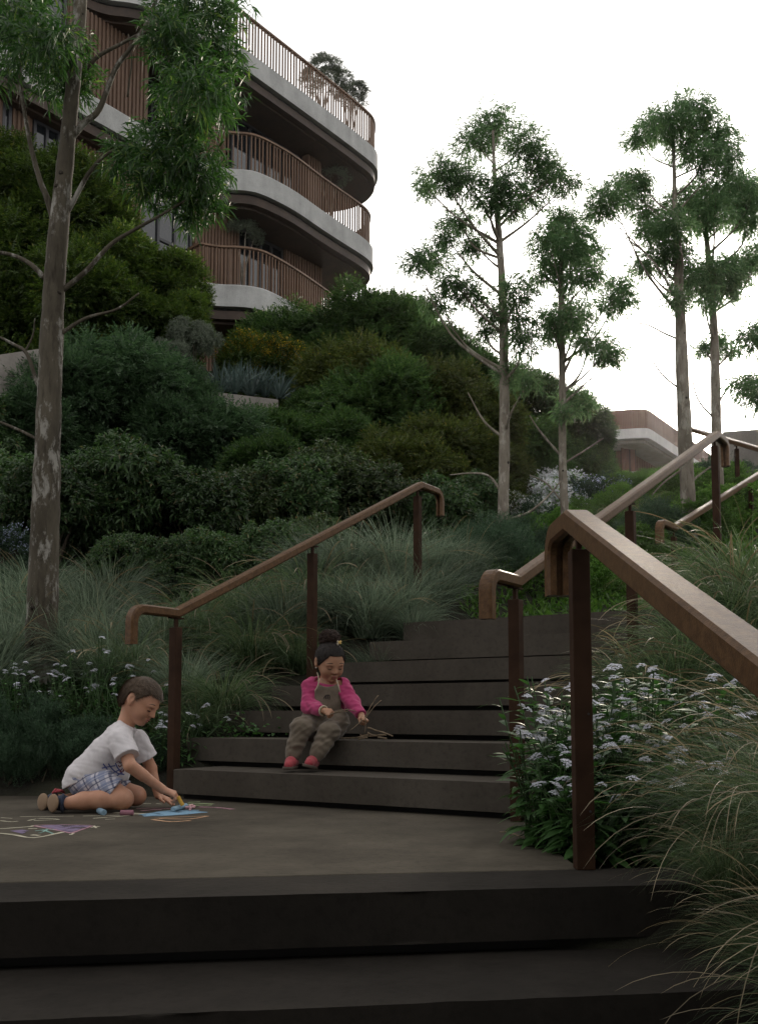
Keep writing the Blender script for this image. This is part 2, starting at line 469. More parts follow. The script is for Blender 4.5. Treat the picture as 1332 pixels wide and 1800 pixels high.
for L, pxs in OUTPX.items():
    pts = [G(px, py, LZ[L] - BT).to_2d() for px, py in pxs]
    OUT[L] = [Vector(q) for q in spline([(p.x, p.y) for p in pts], 7)]
def inset(line, d):
    out = []
    for i, p in enumerate(line):
        t = (line[min(i+1, len(line)-1)] - line[max(i-1, 0)]).normalized()
        out.append(p + Vector((-t.y, t.x)) * d)
    return out
def slab_poly(line):
    a, b = line[0], line[-1]
    return [(p.x, p.y) for p in line] + [(b.x - 7, b.y + 1.5), (a.x - 5, a.y + 8)]
def slab(name, line, z0, z1, mat, bevel=0.0):
    poly = slab_poly(line); bm = bmesh.new(); n = len(poly)
    lv = [(0.0, z0), (0.0, z1 - bevel), (bevel, z1)] if bevel else [(0.0, z0), (0.0, z1)]
    rings = []
    for off, z in lv:
        q = slab_poly(inset(line, off)) if off else poly
        rings.append([bm.verts.new((x, y, z)) for x, y in q])
    for r0, r1 in zip(rings, rings[1:]):
        for i in range(n): bm.faces.new((r0[i], r0[(i+1) % n], r1[(i+1) % n], r1[i]))
    bm.faces.new(rings[0][::-1]); bm.faces.new(rings[-1])
    bmesh.ops.triangulate(bm, faces=[f for f in bm.faces if len(f.verts) > 4])
    return par(link(name, bm_mesh(name, bm, mat)))
baluster_me = None
bm = bmesh.new(); box(bm, (0, 0, 0.5), (0.045, 0.028, 0.97)); baluster_me = bm_mesh('baluster', bm, M_BRONZE)
def along(line, step):
    acc = 0.0; out = []
    for p, q in zip(line, line[1:]):
        L_ = (q - p).length
        while acc < L_:
            out.append((p + (q - p) * (acc / L_), (q - p).normalized())); acc += step
        acc -= L_
    return out
def px_of(p, z):
    v = Vector((p[0], p[1], z - EYE)); f = v.y * math.cos(TILT) + v.z * math.sin(TILT)
    return 666 + FPX * v.x / f
RAIL_FROM = {1: 352, 2: 366, 3: 150}
for L in (1, 2, 3):
    z = LZ[L]
    slab('balcony_slab', OUT[L], z - BT, z, M_BAND, 0.05)
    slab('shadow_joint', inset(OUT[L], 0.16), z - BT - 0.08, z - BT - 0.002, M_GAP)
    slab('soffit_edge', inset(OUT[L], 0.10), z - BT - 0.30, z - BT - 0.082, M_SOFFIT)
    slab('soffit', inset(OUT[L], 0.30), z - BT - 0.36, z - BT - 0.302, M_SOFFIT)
    line = inset(OUT[L], 0.12)
    i0 = next(i for i, p in enumerate(line) if px_of(p, z) > RAIL_FROM[L])
    line = line[i0:]
    if L != 3:
        t = (line[1] - line[0]).normalized(); nn = Vector((-t.y, t.x))
        line = [line[0] + nn * (1.2 - 0.3 * k) - t * (0.25 * min(1, 1.2 - 0.3 * k)) for k in range(4)] + line
    line = line[:-9]
    bal = empty('balustrade', (line[0].x, line[0].y, z)); par(bal)
    bal.location = (line[0].x, line[0].y, z)
    inv = Matrix.Translation(-bal.location)
    bm = bmesh.new(); pts = [Vector((p.x, p.y, z + 1.0)) for p in line]
    rings = []
    for i, p in enumerate(pts):
        t = (pts[min(i+1, len(pts)-1)] - pts[max(i-1, 0)]).normalized(); n_ = Vector((-t.y, t.x, 0))
        rings.append([bm.verts.new(p + n_ * a + Vector((0, 0, b))) for a, b in ((-0.05, 0), (0.05, 0), (0.05, 0.05), (-0.05, 0.05))])
    for r0, r1 in zip(rings, rings[1:]):
        for j in range(4): bm.faces.new((r0[j], r0[(j+1) % 4], r1[(j+1) % 4], r1[j]))
    bm.faces.new(rings[0][::-1]); bm.faces.new(rings[-1])
    bm.transform(inv); obj('top_rail', bm, M_BRONZE, bal)
    bm = bmesh.new()
    for p in line[::3]:
        box(bm, (p.x, p.y, z + 0.06), (0.3, 0.03, 0.03), 0)
    bm.free()
    cnt = 0
    for (p, t) in along(line, 0.118):
        if cnt >= 150: break
        if px_of(p, z) < 395 and L == 3: continue
        cnt += 1
        j = random.uniform(-0.012, 0.012)
        link('baluster', baluster_me, bal, (p.x - line[0].x + t.x * j, p.y - line[0].y + t.y * j, 0.01), (0, 0, math.atan2(t.y, t.x) + math.pi / 2 + random.uniform(-.05, .05)))
# facade wall line, set back from the left part of the middle slab
A2 = G(0, 119, LZ[2] - BT).to_2d(); B2 = G(202, 231, LZ[2] - BT).to_2d()
FD = (B2 - A2).normalized(); FN = Vector((-FD.y, FD.x)); A2 = A2 + FN * 0.45
def wall_t(px, z):
    lo, hi = -12.0, 30.0
    for _ in range(50):
        m = (lo + hi) / 2; q = A2 + FD * m
        if px_of(q, z) < px: lo = m
        else: hi = m
    return lo
rzF = math.atan2(FD.y, FD.x)
def wbox(bm, t0, t1, z0, z1, off, dep):
    c = A2 + FD * ((t0 + t1) / 2) + FN * (off + dep / 2)
    box(bm, (c.x, c.y, (z0 + z1) / 2), (t1 - t0, dep, z1 - z0), rzF)
def cladding(pa, pb, z0, z1, off=0.0):
    zc = (z0 + z1) / 2; t0, t1 = wall_t(pa, zc), wall_t(pb, zc)
    bm = bmesh.new(); wbox(bm, t0, t1, z0, z1, off + 0.03, 0.2)
    t = t0 + 0.02
    while t < t1 - 0.05:
        wbox(bm, t, t + 0.055, z0, z1, off - 0.012, 0.04); t += 0.115
    par(obj('batten_cladding', bm, M_BATTEN))
def window(pa, pb, z0, z1, n=2, off=0.06, transom=None):
    zc = (z0 + z1) / 2; t0, t1 = wall_t(pa, zc), wall_t(pb, zc); f = 0.07
    bm = bmesh.new()
    wbox(bm, t0, t1, z0, z0 + f, off, 0.12); wbox(bm, t0, t1, z1 - f, z1, off, 0.12)
    for k in range(n + 1):
        c = t0 + f / 2 + (t1 - t0 - f) * k / n
        wbox(bm, c - f / 2, c + f / 2, z0 + f, z1 - f, off + 0.003, 0.114)
    if transom: wbox(bm, t0 + (t1-t0) / n + f/2, t1 - f, transom, transom + f, off + 0.006, 0.1)
    w_ = par(obj('window', bm, M_FRAME))
    for k in range(n):
        a = t0 + f + (t1 - t0 - f) * k / n; b = t0 + (t1 - t0 - f) * (k + 1) / n
        bm = bmesh.new(); wbox(bm, a, b, z0 + f, z1 - f, off + 0.05, 0.02)
        sub(obj('pane', bm, M_GLASS), w_)
z12, z23 = (11.402, 13.74), (14.702, 17.04)
cladding(-60, 4, *z12); window(6, 22, z12[0], z12[1], 1); cladding(23, 60, *z12, off=0.08); window(61, 108, *z12, n=2); cladding(109, 249, *z12)
window(250, 341, *z12, n=3, transom=12.3); cladding(342, 420, *z12); window(421, 500, *z12, n=4); cladding(501, 566, *z12)
window(-60, 119, *z23, n=5); cladding(120, 262, *z23); window(263, 330, *z23, n=3, off=0.9); cladding(331, 420, *z23, off=0.5); window(421, 540, *z23, n=4, off=0.3); cladding(541, 566, *z23)
cladding(-60, 566, 6.0, 10.42, off=0.1)
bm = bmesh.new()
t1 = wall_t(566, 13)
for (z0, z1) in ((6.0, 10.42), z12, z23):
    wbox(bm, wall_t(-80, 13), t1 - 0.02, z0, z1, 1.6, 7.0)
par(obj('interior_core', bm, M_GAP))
bm = bmesh.new()      # inner floor edge and side returns so that the openings are not see-through
for (z0, z1) in ((6.0, 10.42), z12, z23): wbox(bm, t1 - 0.06, t1, z0, z1, 0.24, 8.3)
par(obj('end_wall', bm, M_BATTEN))

# =================================================================== LOW BUILDING ON THE CREST
fb = empty('pavilion', (12, 44, 10), label='low curved building on the crest with white band and red-brown slatted parapet', cat='building')
def parf(o): o.parent = fb; o.matrix_parent_inverse = Matrix.Translation(-fb.location); return o
ZB = 12.35
fpx = [(985, 770), (1020, 761), (1060, 757), (1100, 754), (1130, 752.5), (1143, 755), (1160, 766), (1190, 786), (1230, 813), (1275, 846)]
fl = [Vector(q) for q in spline([tuple(G(px, py, ZB).to_2d()) for px, py in fpx], 6)]
def fslab(name, line, z0, z1, mat):
    a, b = line[0], line[-1]
    poly = [(p.x, p.y) for p in line] + [(b.x + 6, b.y + 14), (a.x - 2, a.y + 16)]
    bm = bmesh.new(); prism(bm, poly, z0, z1)
    bmesh.ops.triangulate(bm, faces=[f for f in bm.faces if len(f.verts) > 4])
    return parf(obj(name, bm, mat))
M_WBAND = concrete('white_rendered_band', (0.50, 0.49, 0.48), (0.62, 0.61, 0.60), pits=False)
M_REDSLAT = mat_wood('red_brown_slats', (0.075, 0.028, 0.016), (0.15, 0.062, 0.036), 3.0, (3, 3, 0.4), 0.6)
fslab('parapet_slab', fl, ZB - 0.42, ZB, M_WBAND)
fslab('soffit', inset(fl, 0.25), ZB - 0.56, ZB - 0.422, M_WALLC)
fslab('wall_core', inset(fl, 1.35), ZB - 2.6, ZB - 0.562, M_GAP)
bm = bmesh.new(); box(bm, (0, 0, 0.42), (0.10, 0.035, 0.86)); slat_me = bm_mesh('slat', bm, M_REDSLAT)
par_ = empty('slatted_parapet', (fl[0].x, fl[0].y, ZB)); parf(par_)
for p, t in along(inset(fl, 0.1), 0.10):
    link('slat', slat_me, par_, (p.x - fl[0].x, p.y - fl[0].y, 0), (0, 0, math.atan2(t.y, t.x) + random.uniform(-.15, .15)))
bm = bmesh.new()
ln = inset(fl, 0.14); pts = [(p.x - fl[0].x, p.y - fl[0].y, 0.80) for p in ln]
for a, b in zip(pts, pts[1:]):
    tube(bm, [a, b], 0.03, 5)
obj('top_rail', bm, M_REDSLAT, par_)
bm = bmesh.new()
for p, t in along(inset(fl, 1.3), 0.3):
    box(bm, (p.x, p.y, ZB - 1.6), (0.2, 0.05, 2.05), math.atan2(t.y, t.x))
parf(obj('slatted_wall', bm, M_REDSLAT))
ln = inset(fl, 0.35)
fslab('lower_slab', ln, ZB - 2.05, ZB - 1.75, M_WBAND)

# =================================================================== CONCRETE WALLS IN THE PLANTING
def cwall(label, pts, z_of, h, th, mat=M_WALLC):
    a, b = pts; a = Vector(a); b = Vector(b)
    t = (b - a); t2 = Vector((t.x, t.y)).normalized(); n2 = Vector((-t2.y, t2.x)) * th
    bm = bmesh.new()
    V = []
    for p in (a, b):
        for o_ in (Vector((0, 0)), n2):
            for dz in (-h, 0.0): V.append(bm.verts.new((p.x + o_.x - a.x, p.y + o_.y - a.y, p.z + dz - a.z)))
    f = [(0, 1, 3, 2), (4, 6, 7, 5), (0, 4, 5, 1), (2, 3, 7, 6), (1, 5, 7, 3), (0, 2, 6, 4)]
    for q in f: bm.faces.new([V[i] for i in q])
    bmesh.ops.recalc_face_normals(bm, faces=bm.faces)
    bmesh.ops.bevel(bm, geom=list(bm.edges), offset=0.012, segments=2, affect='EDGES')
    o = obj('retaining_wall', bm, mat); o.location = a
    return tag(o, label, 'wall')
cwall('concrete retaining wall below the blue spiky plants on the slope', (P(340, 684, 14.9), P(490, 702, 15.6)), None, 1.6, 0.25)
cwall('stained concrete wall glimpsed behind the leaning trunk at left', (P(-60, 632, 12.0), P(75, 612, 12.6)), None, 2.2, 0.25)
cwall('plain concrete wall by the farthest handrail at the right edge', (P(1268, 759, 17.0), P(1420, 748, 15.6)), None, 2.2, 0.3)

# =================================================================== LEAVES
def unit(v): return v / np.maximum(np.linalg.norm(v, axis=-1, keepdims=True), 1e-9)
def rdir(n, rng): return unit(rng.normal(size=(n, 3)))
def leaf_quads(c, ax, nrm, L, w):
    """one rhombus per leaf: c base (n,3), ax leaf axis, nrm rough normal"""
    n = len(c); L = np.broadcast_to(np.asarray(L, float), (n,))[:, None]; w = np.broadcast_to(np.asarray(w, float), (n,))[:, None]
    sd = unit(np.cross(ax, nrm)); up = np.cross(sd, ax)
    m = c + ax * L * 0.45 + up * w * 0.25
    V = np.stack([c, m + sd * w * 0.5, c + ax * L - up * w * 0.3, m - sd * w * 0.5], 1).reshape(-1, 3)
    return V, np.arange(n * 4).reshape(n, 4)
def leaf_strips(c, ax, nrm, L, w, droop=0.25, rows=3):
    """curved lance leaf of rows-1 quads"""
    n = len(c); L = np.broadcast_to(np.asarray(L, float), (n,))[:, None]; w = np.broadcast_to(np.asarray(w, float), (n,))[:, None]
    sd = unit(np.cross(ax, nrm)); out = []
    for k in range(rows):
        t = k / (rows - 1); wid = max(0.06, math.sin(math.pi * (0.08 + 0.90 * t)) ) if k else 0.15
        p = c + ax * L * t; p = p.copy(); p[:, 2] -= (L[:, 0] * droop * t * t)
        out.append(p + sd * w * 0.5 * wid); out.append(p - sd * w * 0.5 * wid)
    V = np.stack(out, 1).reshape(-1, 3); base = np.arange(n)[:, None] * (2 * rows); Q = []
    for k in range(rows - 1): Q.append(np.concatenate([base + 2*k, base + 2*k + 1, base + 2*k + 3, base + 2*k + 2], 1))
    return V, np.concatenate(Q, 0)
def join(parts):
    V, Q, o = [], [], 0
    for v, q in parts: V.append(v); Q.append(q + o); o += len(v)
    return np.concatenate(V), np.concatenate(Q)
def pinnate(c, d, nrm, rng, n=10, ln=0.16, L=0.05, w=0.02, ang=1.0):
    """sprays of paired leaflets"""
    parts = []; sd = unit(np.cross(d, nrm))
    for j in range(n):
        t = (j // 2 + 1) / (n / 2); s = 1 if j % 2 else -1
        k = (1 - 0.45 * t)
        ax = unit(d * math.cos(ang) + sd * s * math.sin(ang) + rng.normal(0, .12, c.shape) + np.array([0, 0, -0.15]))
        parts.append(leaf_quads(c + d * ln * t, ax, nrm + rng.normal(0, .2, c.shape), L * k * rng.uniform(.8, 1.2, len(c)), w * k))
    parts.append(leaf_quads(c + d * ln, d, nrm, L, w))
    return join(parts)
def whorl(c, d, rng, n=9, L=0.07, w=0.018, spread=0.9, strip=False, droop=0.3):
    parts = []
    for j in range(n):
        r = rdir(len(c), rng)
        ax = unit(d * rng.uniform(.2, 1.1, (len(c), 1)) + r * spread)
        nn = unit(d + rng.normal(0, .4, c.shape))
        pos = c + d * rng.uniform(-.04, .04, (len(c), 1)) * (L / .07)
        l = L * rng.uniform(.65, 1.25, len(c))
        parts.append(leaf_strips(pos, ax, nn, l, w, droop) if strip else leaf_quads(pos, ax, nn, l, w))
    return join(parts)

L_FEATH = mat_leaf('feathery_leaf', (0.022, 0.048, 0.016), (0.080, 0.135, 0.045), 0.38, 0.25, (0.12, 0.16, 0.05))
L_MOSS = mat_leaf('moss_green_leaf', (0.024, 0.046, 0.012), (0.085, 0.128, 0.032), 0.38, 0.25, (0.14, 0.15, 0.035))
L_BROAD = mat_leaf('broad_dark_leaf', (0.026, 0.052, 0.020), (0.070, 0.125, 0.042), 0.32, 0.35, (0.13, 0.10, 0.045))
L_ROSE = mat_leaf('grey_green_needle', (0.028, 0.054, 0.030), (0.066, 0.112, 0.062), 0.28, 0.25)
L_BRIGHT = mat_leaf('bright_leaf', (0.055, 0.120, 0.028), (0.145, 0.255, 0.062), 0.45, 0.35)
L_OLIVE = mat_leaf('olive_grey_leaf', (0.085, 0.105, 0.075), (0.19, 0.22, 0.16), 0.25, 0.3)
L_YEL = mat_leaf('yellow_blossom', (0.22, 0.15, 0.015), (0.42, 0.30, 0.03), 0.3, 0.2)
L_WHITE = mat_leaf('white_blossom', (0.50, 0.50, 0.52), (0.75, 0.75, 0.78), 0.3, 0.2)
L_LAV = mat_leaf('lavender_petal', (0.54, 0.54, 0.61), (0.76, 0.76, 0.82), 0.3, 0.2)
L_BLUE = mat_leaf('blue_blossom', (0.30, 0.34, 0.48), (0.48, 0.52, 0.66), 0.3, 0.2)
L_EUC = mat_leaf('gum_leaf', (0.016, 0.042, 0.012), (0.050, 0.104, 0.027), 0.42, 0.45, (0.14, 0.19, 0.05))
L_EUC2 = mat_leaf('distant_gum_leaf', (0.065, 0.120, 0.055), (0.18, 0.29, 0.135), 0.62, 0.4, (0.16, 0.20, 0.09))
L_ASTER = mat_leaf('aster_leaf', (0.034, 0.085, 0.024), (0.070, 0.150, 0.042), 0.3, 0.4)
L_BLADE = mat_leaf('green_blade', (0.028, 0.058, 0.024), (0.155, 0.21, 0.105), 0.38, 0.3, (0.20, 0.185, 0.11))
L_BLADEB = mat_leaf('blue_blade', (0.040, 0.064, 0.040), (0.24, 0.295, 0.21), 0.38, 0.3, (0.22, 0.22, 0.14))
L_STALK = mat_leaf('straw_stalk', (0.15, 0.115, 0.065), (0.30, 0.245, 0.15), 0.3, 0.3)
L_STALK2 = mat_leaf('pale_straw_stalk', (0.20, 0.16, 0.095), (0.46, 0.38, 0.25), 0.3, 0.35)
L_AGAVE = mat_leaf('blue_strap_leaf', (0.055, 0.085, 0.075), (0.115, 0.16, 0.145), 0.2, 0.35)
M_STEM = mat_noise('woody_stem', (0.045, 0.035, 0.025), (0.09, 0.072, 0.052), 12, rough=0.85, bs=0.3, bd=0.003)
M_GSTEM = mat_flat('green_stem', (0.04, 0.075, 0.025), 0.6)
def bark(name, base, pale, patch, scale):
    m, t, b = nt(name)
    c1, n1 = noise_col(t, base, pale, scale, detail=8, vec_scale=(1, 1, 0.35), lo=0.35, hi=0.65)
    c2, n2 = noise_col(t, (0, 0, 0), (1, 1, 1), scale * 0.9, detail=7, vec_scale=(1.3, 1.3, 0.55), lo=0.53, hi=0.60, rough=0.72)
    c = mixc(t, c1, patch, c2)
    c3, n3 = noise_col(t, (0.35, 0.33, 0.3), (1, 1, 1), scale * 5, detail=5, vec_scale=(1, 1, 0.18), lo=0.28, hi=0.48)
    t.links.new(mixc(t, c, c3, 0.8, 'MULTIPLY'), b.inputs['Base Color'])
    b.inputs['Roughness'].default_value = 0.85; b.inputs['Specular IOR Level'].default_value = 0.2
    mm = node(t, 'ShaderNodeMath', operation='SUBTRACT'); t.links.new(n3.outputs['Fac'], mm.inputs[0]); 
    bw = node(t, 'ShaderNodeRGBToBW'); t.links.new(c2, bw.inputs[0]); m2 = node(t, 'ShaderNodeMath', operation='MULTIPLY'); m2.inputs[1].default_value = 0.35
    t.links.new(bw.outputs[0], m2.inputs[0]); t.links.new(m2.outputs[0], mm.inputs[1])
    bump(t, b, mm.outputs[0], 0.8, 0.008)
    return m
M_BARK = bark('flaking_bark', (0.046, 0.038, 0.027), (0.105, 0.090, 0.066), (0.27, 0.255, 0.225), 7.0)
M_KNOT = mat_noise('dark_knot_bark', (0.018, 0.014, 0.010), (0.055, 0.045, 0.034), 40, .9, .6, .004)
M_BARK2 = bark('smooth_bark', (0.15, 0.125, 0.10), (0.27, 0.235, 0.19), (0.36, 0.33, 0.28), 7.0)

# ------------------------------------------------------------------ shrub prototypes, unit radius
def dome(n, rng, low=-0.35):
    v = rdir(n * 3, rng); v = v[v[:, 2] > low][:n]
    return v
def shrub_mesh(name, seed, style, mat, clumps=64, sprays=34, clump_r=0.30, flowers=None):
    rng = np.random.default_rng(seed)
    cd = dome(clumps, rng); n0 = len(cd)
    lump = 1 + 0.16 * np.sin(cd[:, 0] * 4 + seed) * np.cos(cd[:, 1] * 3.3 - seed) + rng.normal(0, .07, n0)
    cc = cd * np.array([1, 1, 0.92]) * lump[:, None] * rng.uniform(0.52, 0.90, (n0, 1))
    cr = clump_r * rng.uniform(.55, 1.3, n0)
    idx = np.repeat(np.arange(n0), sprays); N = len(idx)
    o = rdir(N, rng); o = unit(o + cd[idx] * 0.75 + np.array([0, 0, .25]))
    pos = cc[idx] + o * cr[idx][:, None] * rng.uniform(.55, 1.0, (N, 1))
    if style == 'pinnate':
        d = unit(o + rng.normal(0, .35, o.shape) + np.array([0, 0, -.12])); nn = unit(np.array([0, 0, 1.0]) + rng.normal(0, .45, o.shape) + o * .3)
        V, Q = pinnate(pos, d, nn, rng, 10, 0.20, 0.080, 0.034)
    elif style == 'whorl':
        V, Q = whorl(pos, unit(o + np.array([0, 0, .2])), rng, 8, 0.105, 0.034, 0.9, True, 0.35)
    elif style == 'needle':
        d = unit(o * .5 + np.array([0, 0, .9]) + rng.normal(0, .2, o.shape))
        parts = []
        for j in range(14):
            t = j / 14
            ax = unit(d * .8 + rdir(N, rng) * .7)
            parts.append(leaf_quads(pos + d * 0.22 * t, ax, rdir(N, rng), 0.07, 0.013))
        V, Q = join(parts)
    elif style == 'small':
        V, Q = whorl(pos, unit(o + np.array([0, 0, .5])), rng, 9, 0.06, 0.026, 0.9)
    else:
        V, Q = whorl(pos, o, rng, 8, 0.085, 0.018, 0.9)
    me = np_mesh(name, V, Q, mat)
    fl = None
    if flowers:
        fmat, frac, size, top = flowers
        keep = rng.random(N) < frac
        keep &= (pos[:, 2] > top)
        fp = pos[keep] + o[keep] * 0.05; parts = []
        for j in range(7):
            parts.append(leaf_quads(fp + rng.normal(0, size * .8, fp.shape), unit(rdir(len(fp), rng) + np.array([0, 0, .4])), rdir(len(fp), rng), size, size * .7))
        fl = np_mesh('blossom', *join(parts), fmat)
    bm = bmesh.new(); rr = random.Random(seed)
    for k in range(4):
        j = rr.randrange(n0); e = Vector((cc[j][0] * .6, cc[j][1] * .6, -0.02))
        b0 = Vector((e.x * .2, e.y * .2, -1.0))
        mid = b0.lerp(e, .5) + Vector((rr.uniform(-.08, .08), rr.uniform(-.08, .08), .08))
        tube(bm, [b0, mid, e], [.045, .03, .012], 5, False)
    st = bm_mesh('stem', bm, M_STEM)
    return me, fl, st
PROTO = {
 'feather': [shrub_mesh('foliage', 1, 'pinnate', L_FEATH, 58, 66, .32), shrub_mesh('foliage', 2, 'pinnate', L_FEATH, 64, 62, .30)],
 'moss': [shrub_mesh('foliage', 3, 'pinnate', L_MOSS, 66, 68, .30), shrub_mesh('foliage', 4, 'pinnate', L_MOSS, 58, 70, .32)],
 'broad': [shrub_mesh('foliage', 5, 'whorl', L_BROAD, 80, 34, .29), shrub_mesh('foliage', 6, 'whorl', L_BROAD, 84, 34, .28)],
 'rosemary': [shrub_mesh('foliage', 7, 'needle', L_ROSE, 60, 26, .30)],
 'bright': [shrub_mesh('foliage', 8, 'small', L_BRIGHT, 60, 34, .30)],
 'olive': [shrub_mesh('foliage', 9, 'lance', L_OLIVE, 60, 44, .30)],
 'yellow': [shrub_mesh('foliage', 10, 'pinnate', L_MOSS, 60, 26, .28, (L_YEL, 0.30, 0.06, 0.1))],
 'whiteflower': [shrub_mesh('foliage', 12, 'small', L_BRIGHT, 60, 30, .30, (L_WHITE, 0.45, 0.08, -.1))],
 'blueflower': [shrub_mesh('foliage', 13, 'small', L_ROSE, 60, 30, .30, (L_BLUE, 0.14, 0.05, 0.1))],
}
SPECIES = {   # same habit, other leaf colour: the material sits on the object, the mesh is shared
 'feather_blue': ('feather', mat_leaf('blue_green_leaf', (0.026, 0.052, 0.026), (0.085, 0.140, 0.066), 0.36, 0.3)),
 'feather_olive': ('feather', mat_leaf('olive_leaf', (0.030, 0.042, 0.012), (0.085, 0.106, 0.032), 0.36, 0.25, (0.15, 0.13, 0.04))),
 'broad_warm': ('broad', mat_leaf('warm_broad_leaf', (0.030, 0.050, 0.018), (0.080, 0.122, 0.042), 0.32, 0.35, (0.15, 0.10, 0.05)))}
def wear(o, mat):
    if mat: o.material_slots[0].link = 'OBJECT'; o.material_slots[0].material = mat
SHRUB_N = [0]
def shrub(kind, px, py, r, d, label, group=None, sq=1.0, name='shrub', wide=1.0):
    r *= 1.08; c = P(px, py, d); s = r * d / FPX; g = gz(c.x, c.y)
    SHRUB_N[0] += 1; k = SHRUB_N[0]
    kind, skin_ = SPECIES.get(kind, (kind, None)); me, fl, st = PROTO[kind][k % len(PROTO[kind])]
    zb = min(g, c.z - s * sq * 0.9)
    o = empty(name, (c.x, c.y, zb), 0, label, 'shrub', group)
    rz = (k * 2.399) % 6.28; sc = (s * wide, s * wide, s * sq); dz = (0, 0, c.z - zb)
    f = link('foliage', me, o, dz, (0, 0, rz), sc); f['kind'] = 'stuff'; wear(f, skin_)
    if fl: b = link('blossom', fl, o, dz, (0, 0, rz), sc); b['kind'] = 'stuff'
    if c.z - zb > 1.25 * s * sq:
        f2 = link('foliage', me, o, (0, 0, (c.z - zb) * 0.42), (0, 0, rz + 2), (s * wide * .95, s * wide * .95, max(s * sq, (c.z - zb) * .5))); f2['kind'] = 'stuff'; wear(f2, skin_)
    hgt = max(0.05, c.z - zb)
    link('stem', st, o, (0, 0, hgt), (0, 0, rz), (s * wide, s * wide, max(s * sq, hgt)))
    return o
G1 = 'moss green shrubs under the apartment building at left'
LBL = 'tall moss green billowy shrub behind the leaning trunk below the apartment building'
for a in [(20, 375, 105, 17.6), (128, 400, 100, 17.2), (50, 500, 110, 16.6), (172, 402, 54, 17.4), (203, 498, 82, 16.6), (150, 545, 95, 15.8), (300, 520, 62, 17.0), (315, 575, 52, 16.4), (30, 590, 70, 16.2)]:
    shrub('moss', *a, LBL, G1)
shrub('olive', 338, 604, 46, 15.6, 'greyish pale leaved shrub below the lowest balcony at left', None)
shrub('olive', 300, 640, 42, 15.2, 'greyish pale shrub left of the blue spiky plants', None)
G2 = 'dark feathery shrubs along the skyline of the slope'
for a in [(492, 630, 78, 21.5), (556, 612, 58, 21), (640, 600, 84, 20.5), (706, 598, 70, 20), (755, 636, 62, 19.5), (800, 655, 58, 19), (845, 685, 55, 18.5), (900, 700, 55, 18.2), (590, 640, 55, 20)]:
    shrub('feather', *a, 'rounded green shrub on the skyline of the slope between balconies and trees', G2)
shrub('yellow', 438, 640, 52, 18.2, 'yellow flowering shrub just under the lowest balcony, larger one')
shrub('yellow', 502, 640, 44, 18.0, 'yellow flowering shrub, middle one above the retaining wall')
shrub('yellow', 548, 655, 34, 17.6, 'yellow flowering shrub, smallest one at the right end of the yellow group')
G3 = 'feathery shrubs on the middle of the slope'
for a in [(625, 700, 92, 16.5), (575, 745, 62, 15.6), (690, 750, 100, 15.4), (775, 735, 88, 15.6), (840, 770, 78, 15), (780, 830, 90, 13.8), (870, 830, 50, 14.4), (600, 800, 70, 14), (205, 705, 105, 13.6), (300, 715, 74, 14), (125, 710, 76, 12.8), (400, 800, 82, 13.4), (320, 790, 80, 13), (490, 790, 66, 14), (50, 775, 82, 12.0), (470, 840, 70, 12.4), (700, 850, 80, 13)]:
    n_g3 = SHRUB_N[0]; shrub(('feather_blue' if a[0] < 420 else 'feather_olive' if a[0] > 730 or n_g3 % 4 == 3 else 'feather'), *a, 'dark feathery shrub in the mass on the middle of the slope', G3)
G4 = 'broad leaved shrubs at the foot of the slope'
for a in [(250, 890, 108, 10.2), (165, 870, 78, 10), (335, 910, 92, 10.2), (425, 905, 78, 10.6), (505, 890, 86, 11), (580, 860, 76, 11.6), (645, 900, 78, 11.4), (705, 910, 70, 11.6), (770, 930, 82, 11.6), (480, 985, 70, 9.3), (380, 1000, 68, 9.0), (300, 1005, 62, 8.8), (215, 1000, 62, 8.8), (560, 970, 62, 9.8), (90, 905, 90, 9.6), (10, 880, 92, 9.8), (830, 900, 60, 12.4), (-40, 780, 90, 11.6)]:
    shrub('broad_warm' if 540 < a[0] < 760 or a[0] == 425 else 'broad', *a, 'dark broad leaved shrub at the foot of the slope behind the left handrail', G4)
shrub('blueflower', 8, 985, 62, 8.6, 'small blue flowering shrub at the left edge beside the leaning trunk')
G5 = 'dark shrubs behind the thin trees'
for a in [(945, 725, 58, 18.6), (1005, 752, 56, 18.8), (1040, 772, 38, 19), (925, 790, 55, 17)]:
    shrub('feather', *a, 'dark shrub behind the two thin tree trunks left of the low building', G5)
G6 = 'grey green needle shrubs above the stairs'
G7 = 'low leafy shrubs on the right slope'
G8 = 'low green shrubs on the crest'
def slope_shrub(kind, x, d, r, label, group):
    z = gz(x, d) + r * .30; k = FPX / d
    c = Vector((x, d, z)); SHRUB_N[0] += 1; n = SHRUB_N[0]
    me, fl, st = PROTO[kind][n % len(PROTO[kind])]
    o = empty('shrub', (x, d, gz(x, d)), 0, label, 'shrub', group)
    f = link('foliage', me, o, (0, 0, r * .30), (0, 0, n * 2.4), (r, r, r * .85)); f['kind'] = 'stuff'
    if fl: b = link('blossom', fl, o, (0, 0, r * .30), (0, 0, n * 2.4), (r, r, r * .85)); b['kind'] = 'stuff'
rs = random.Random(19)
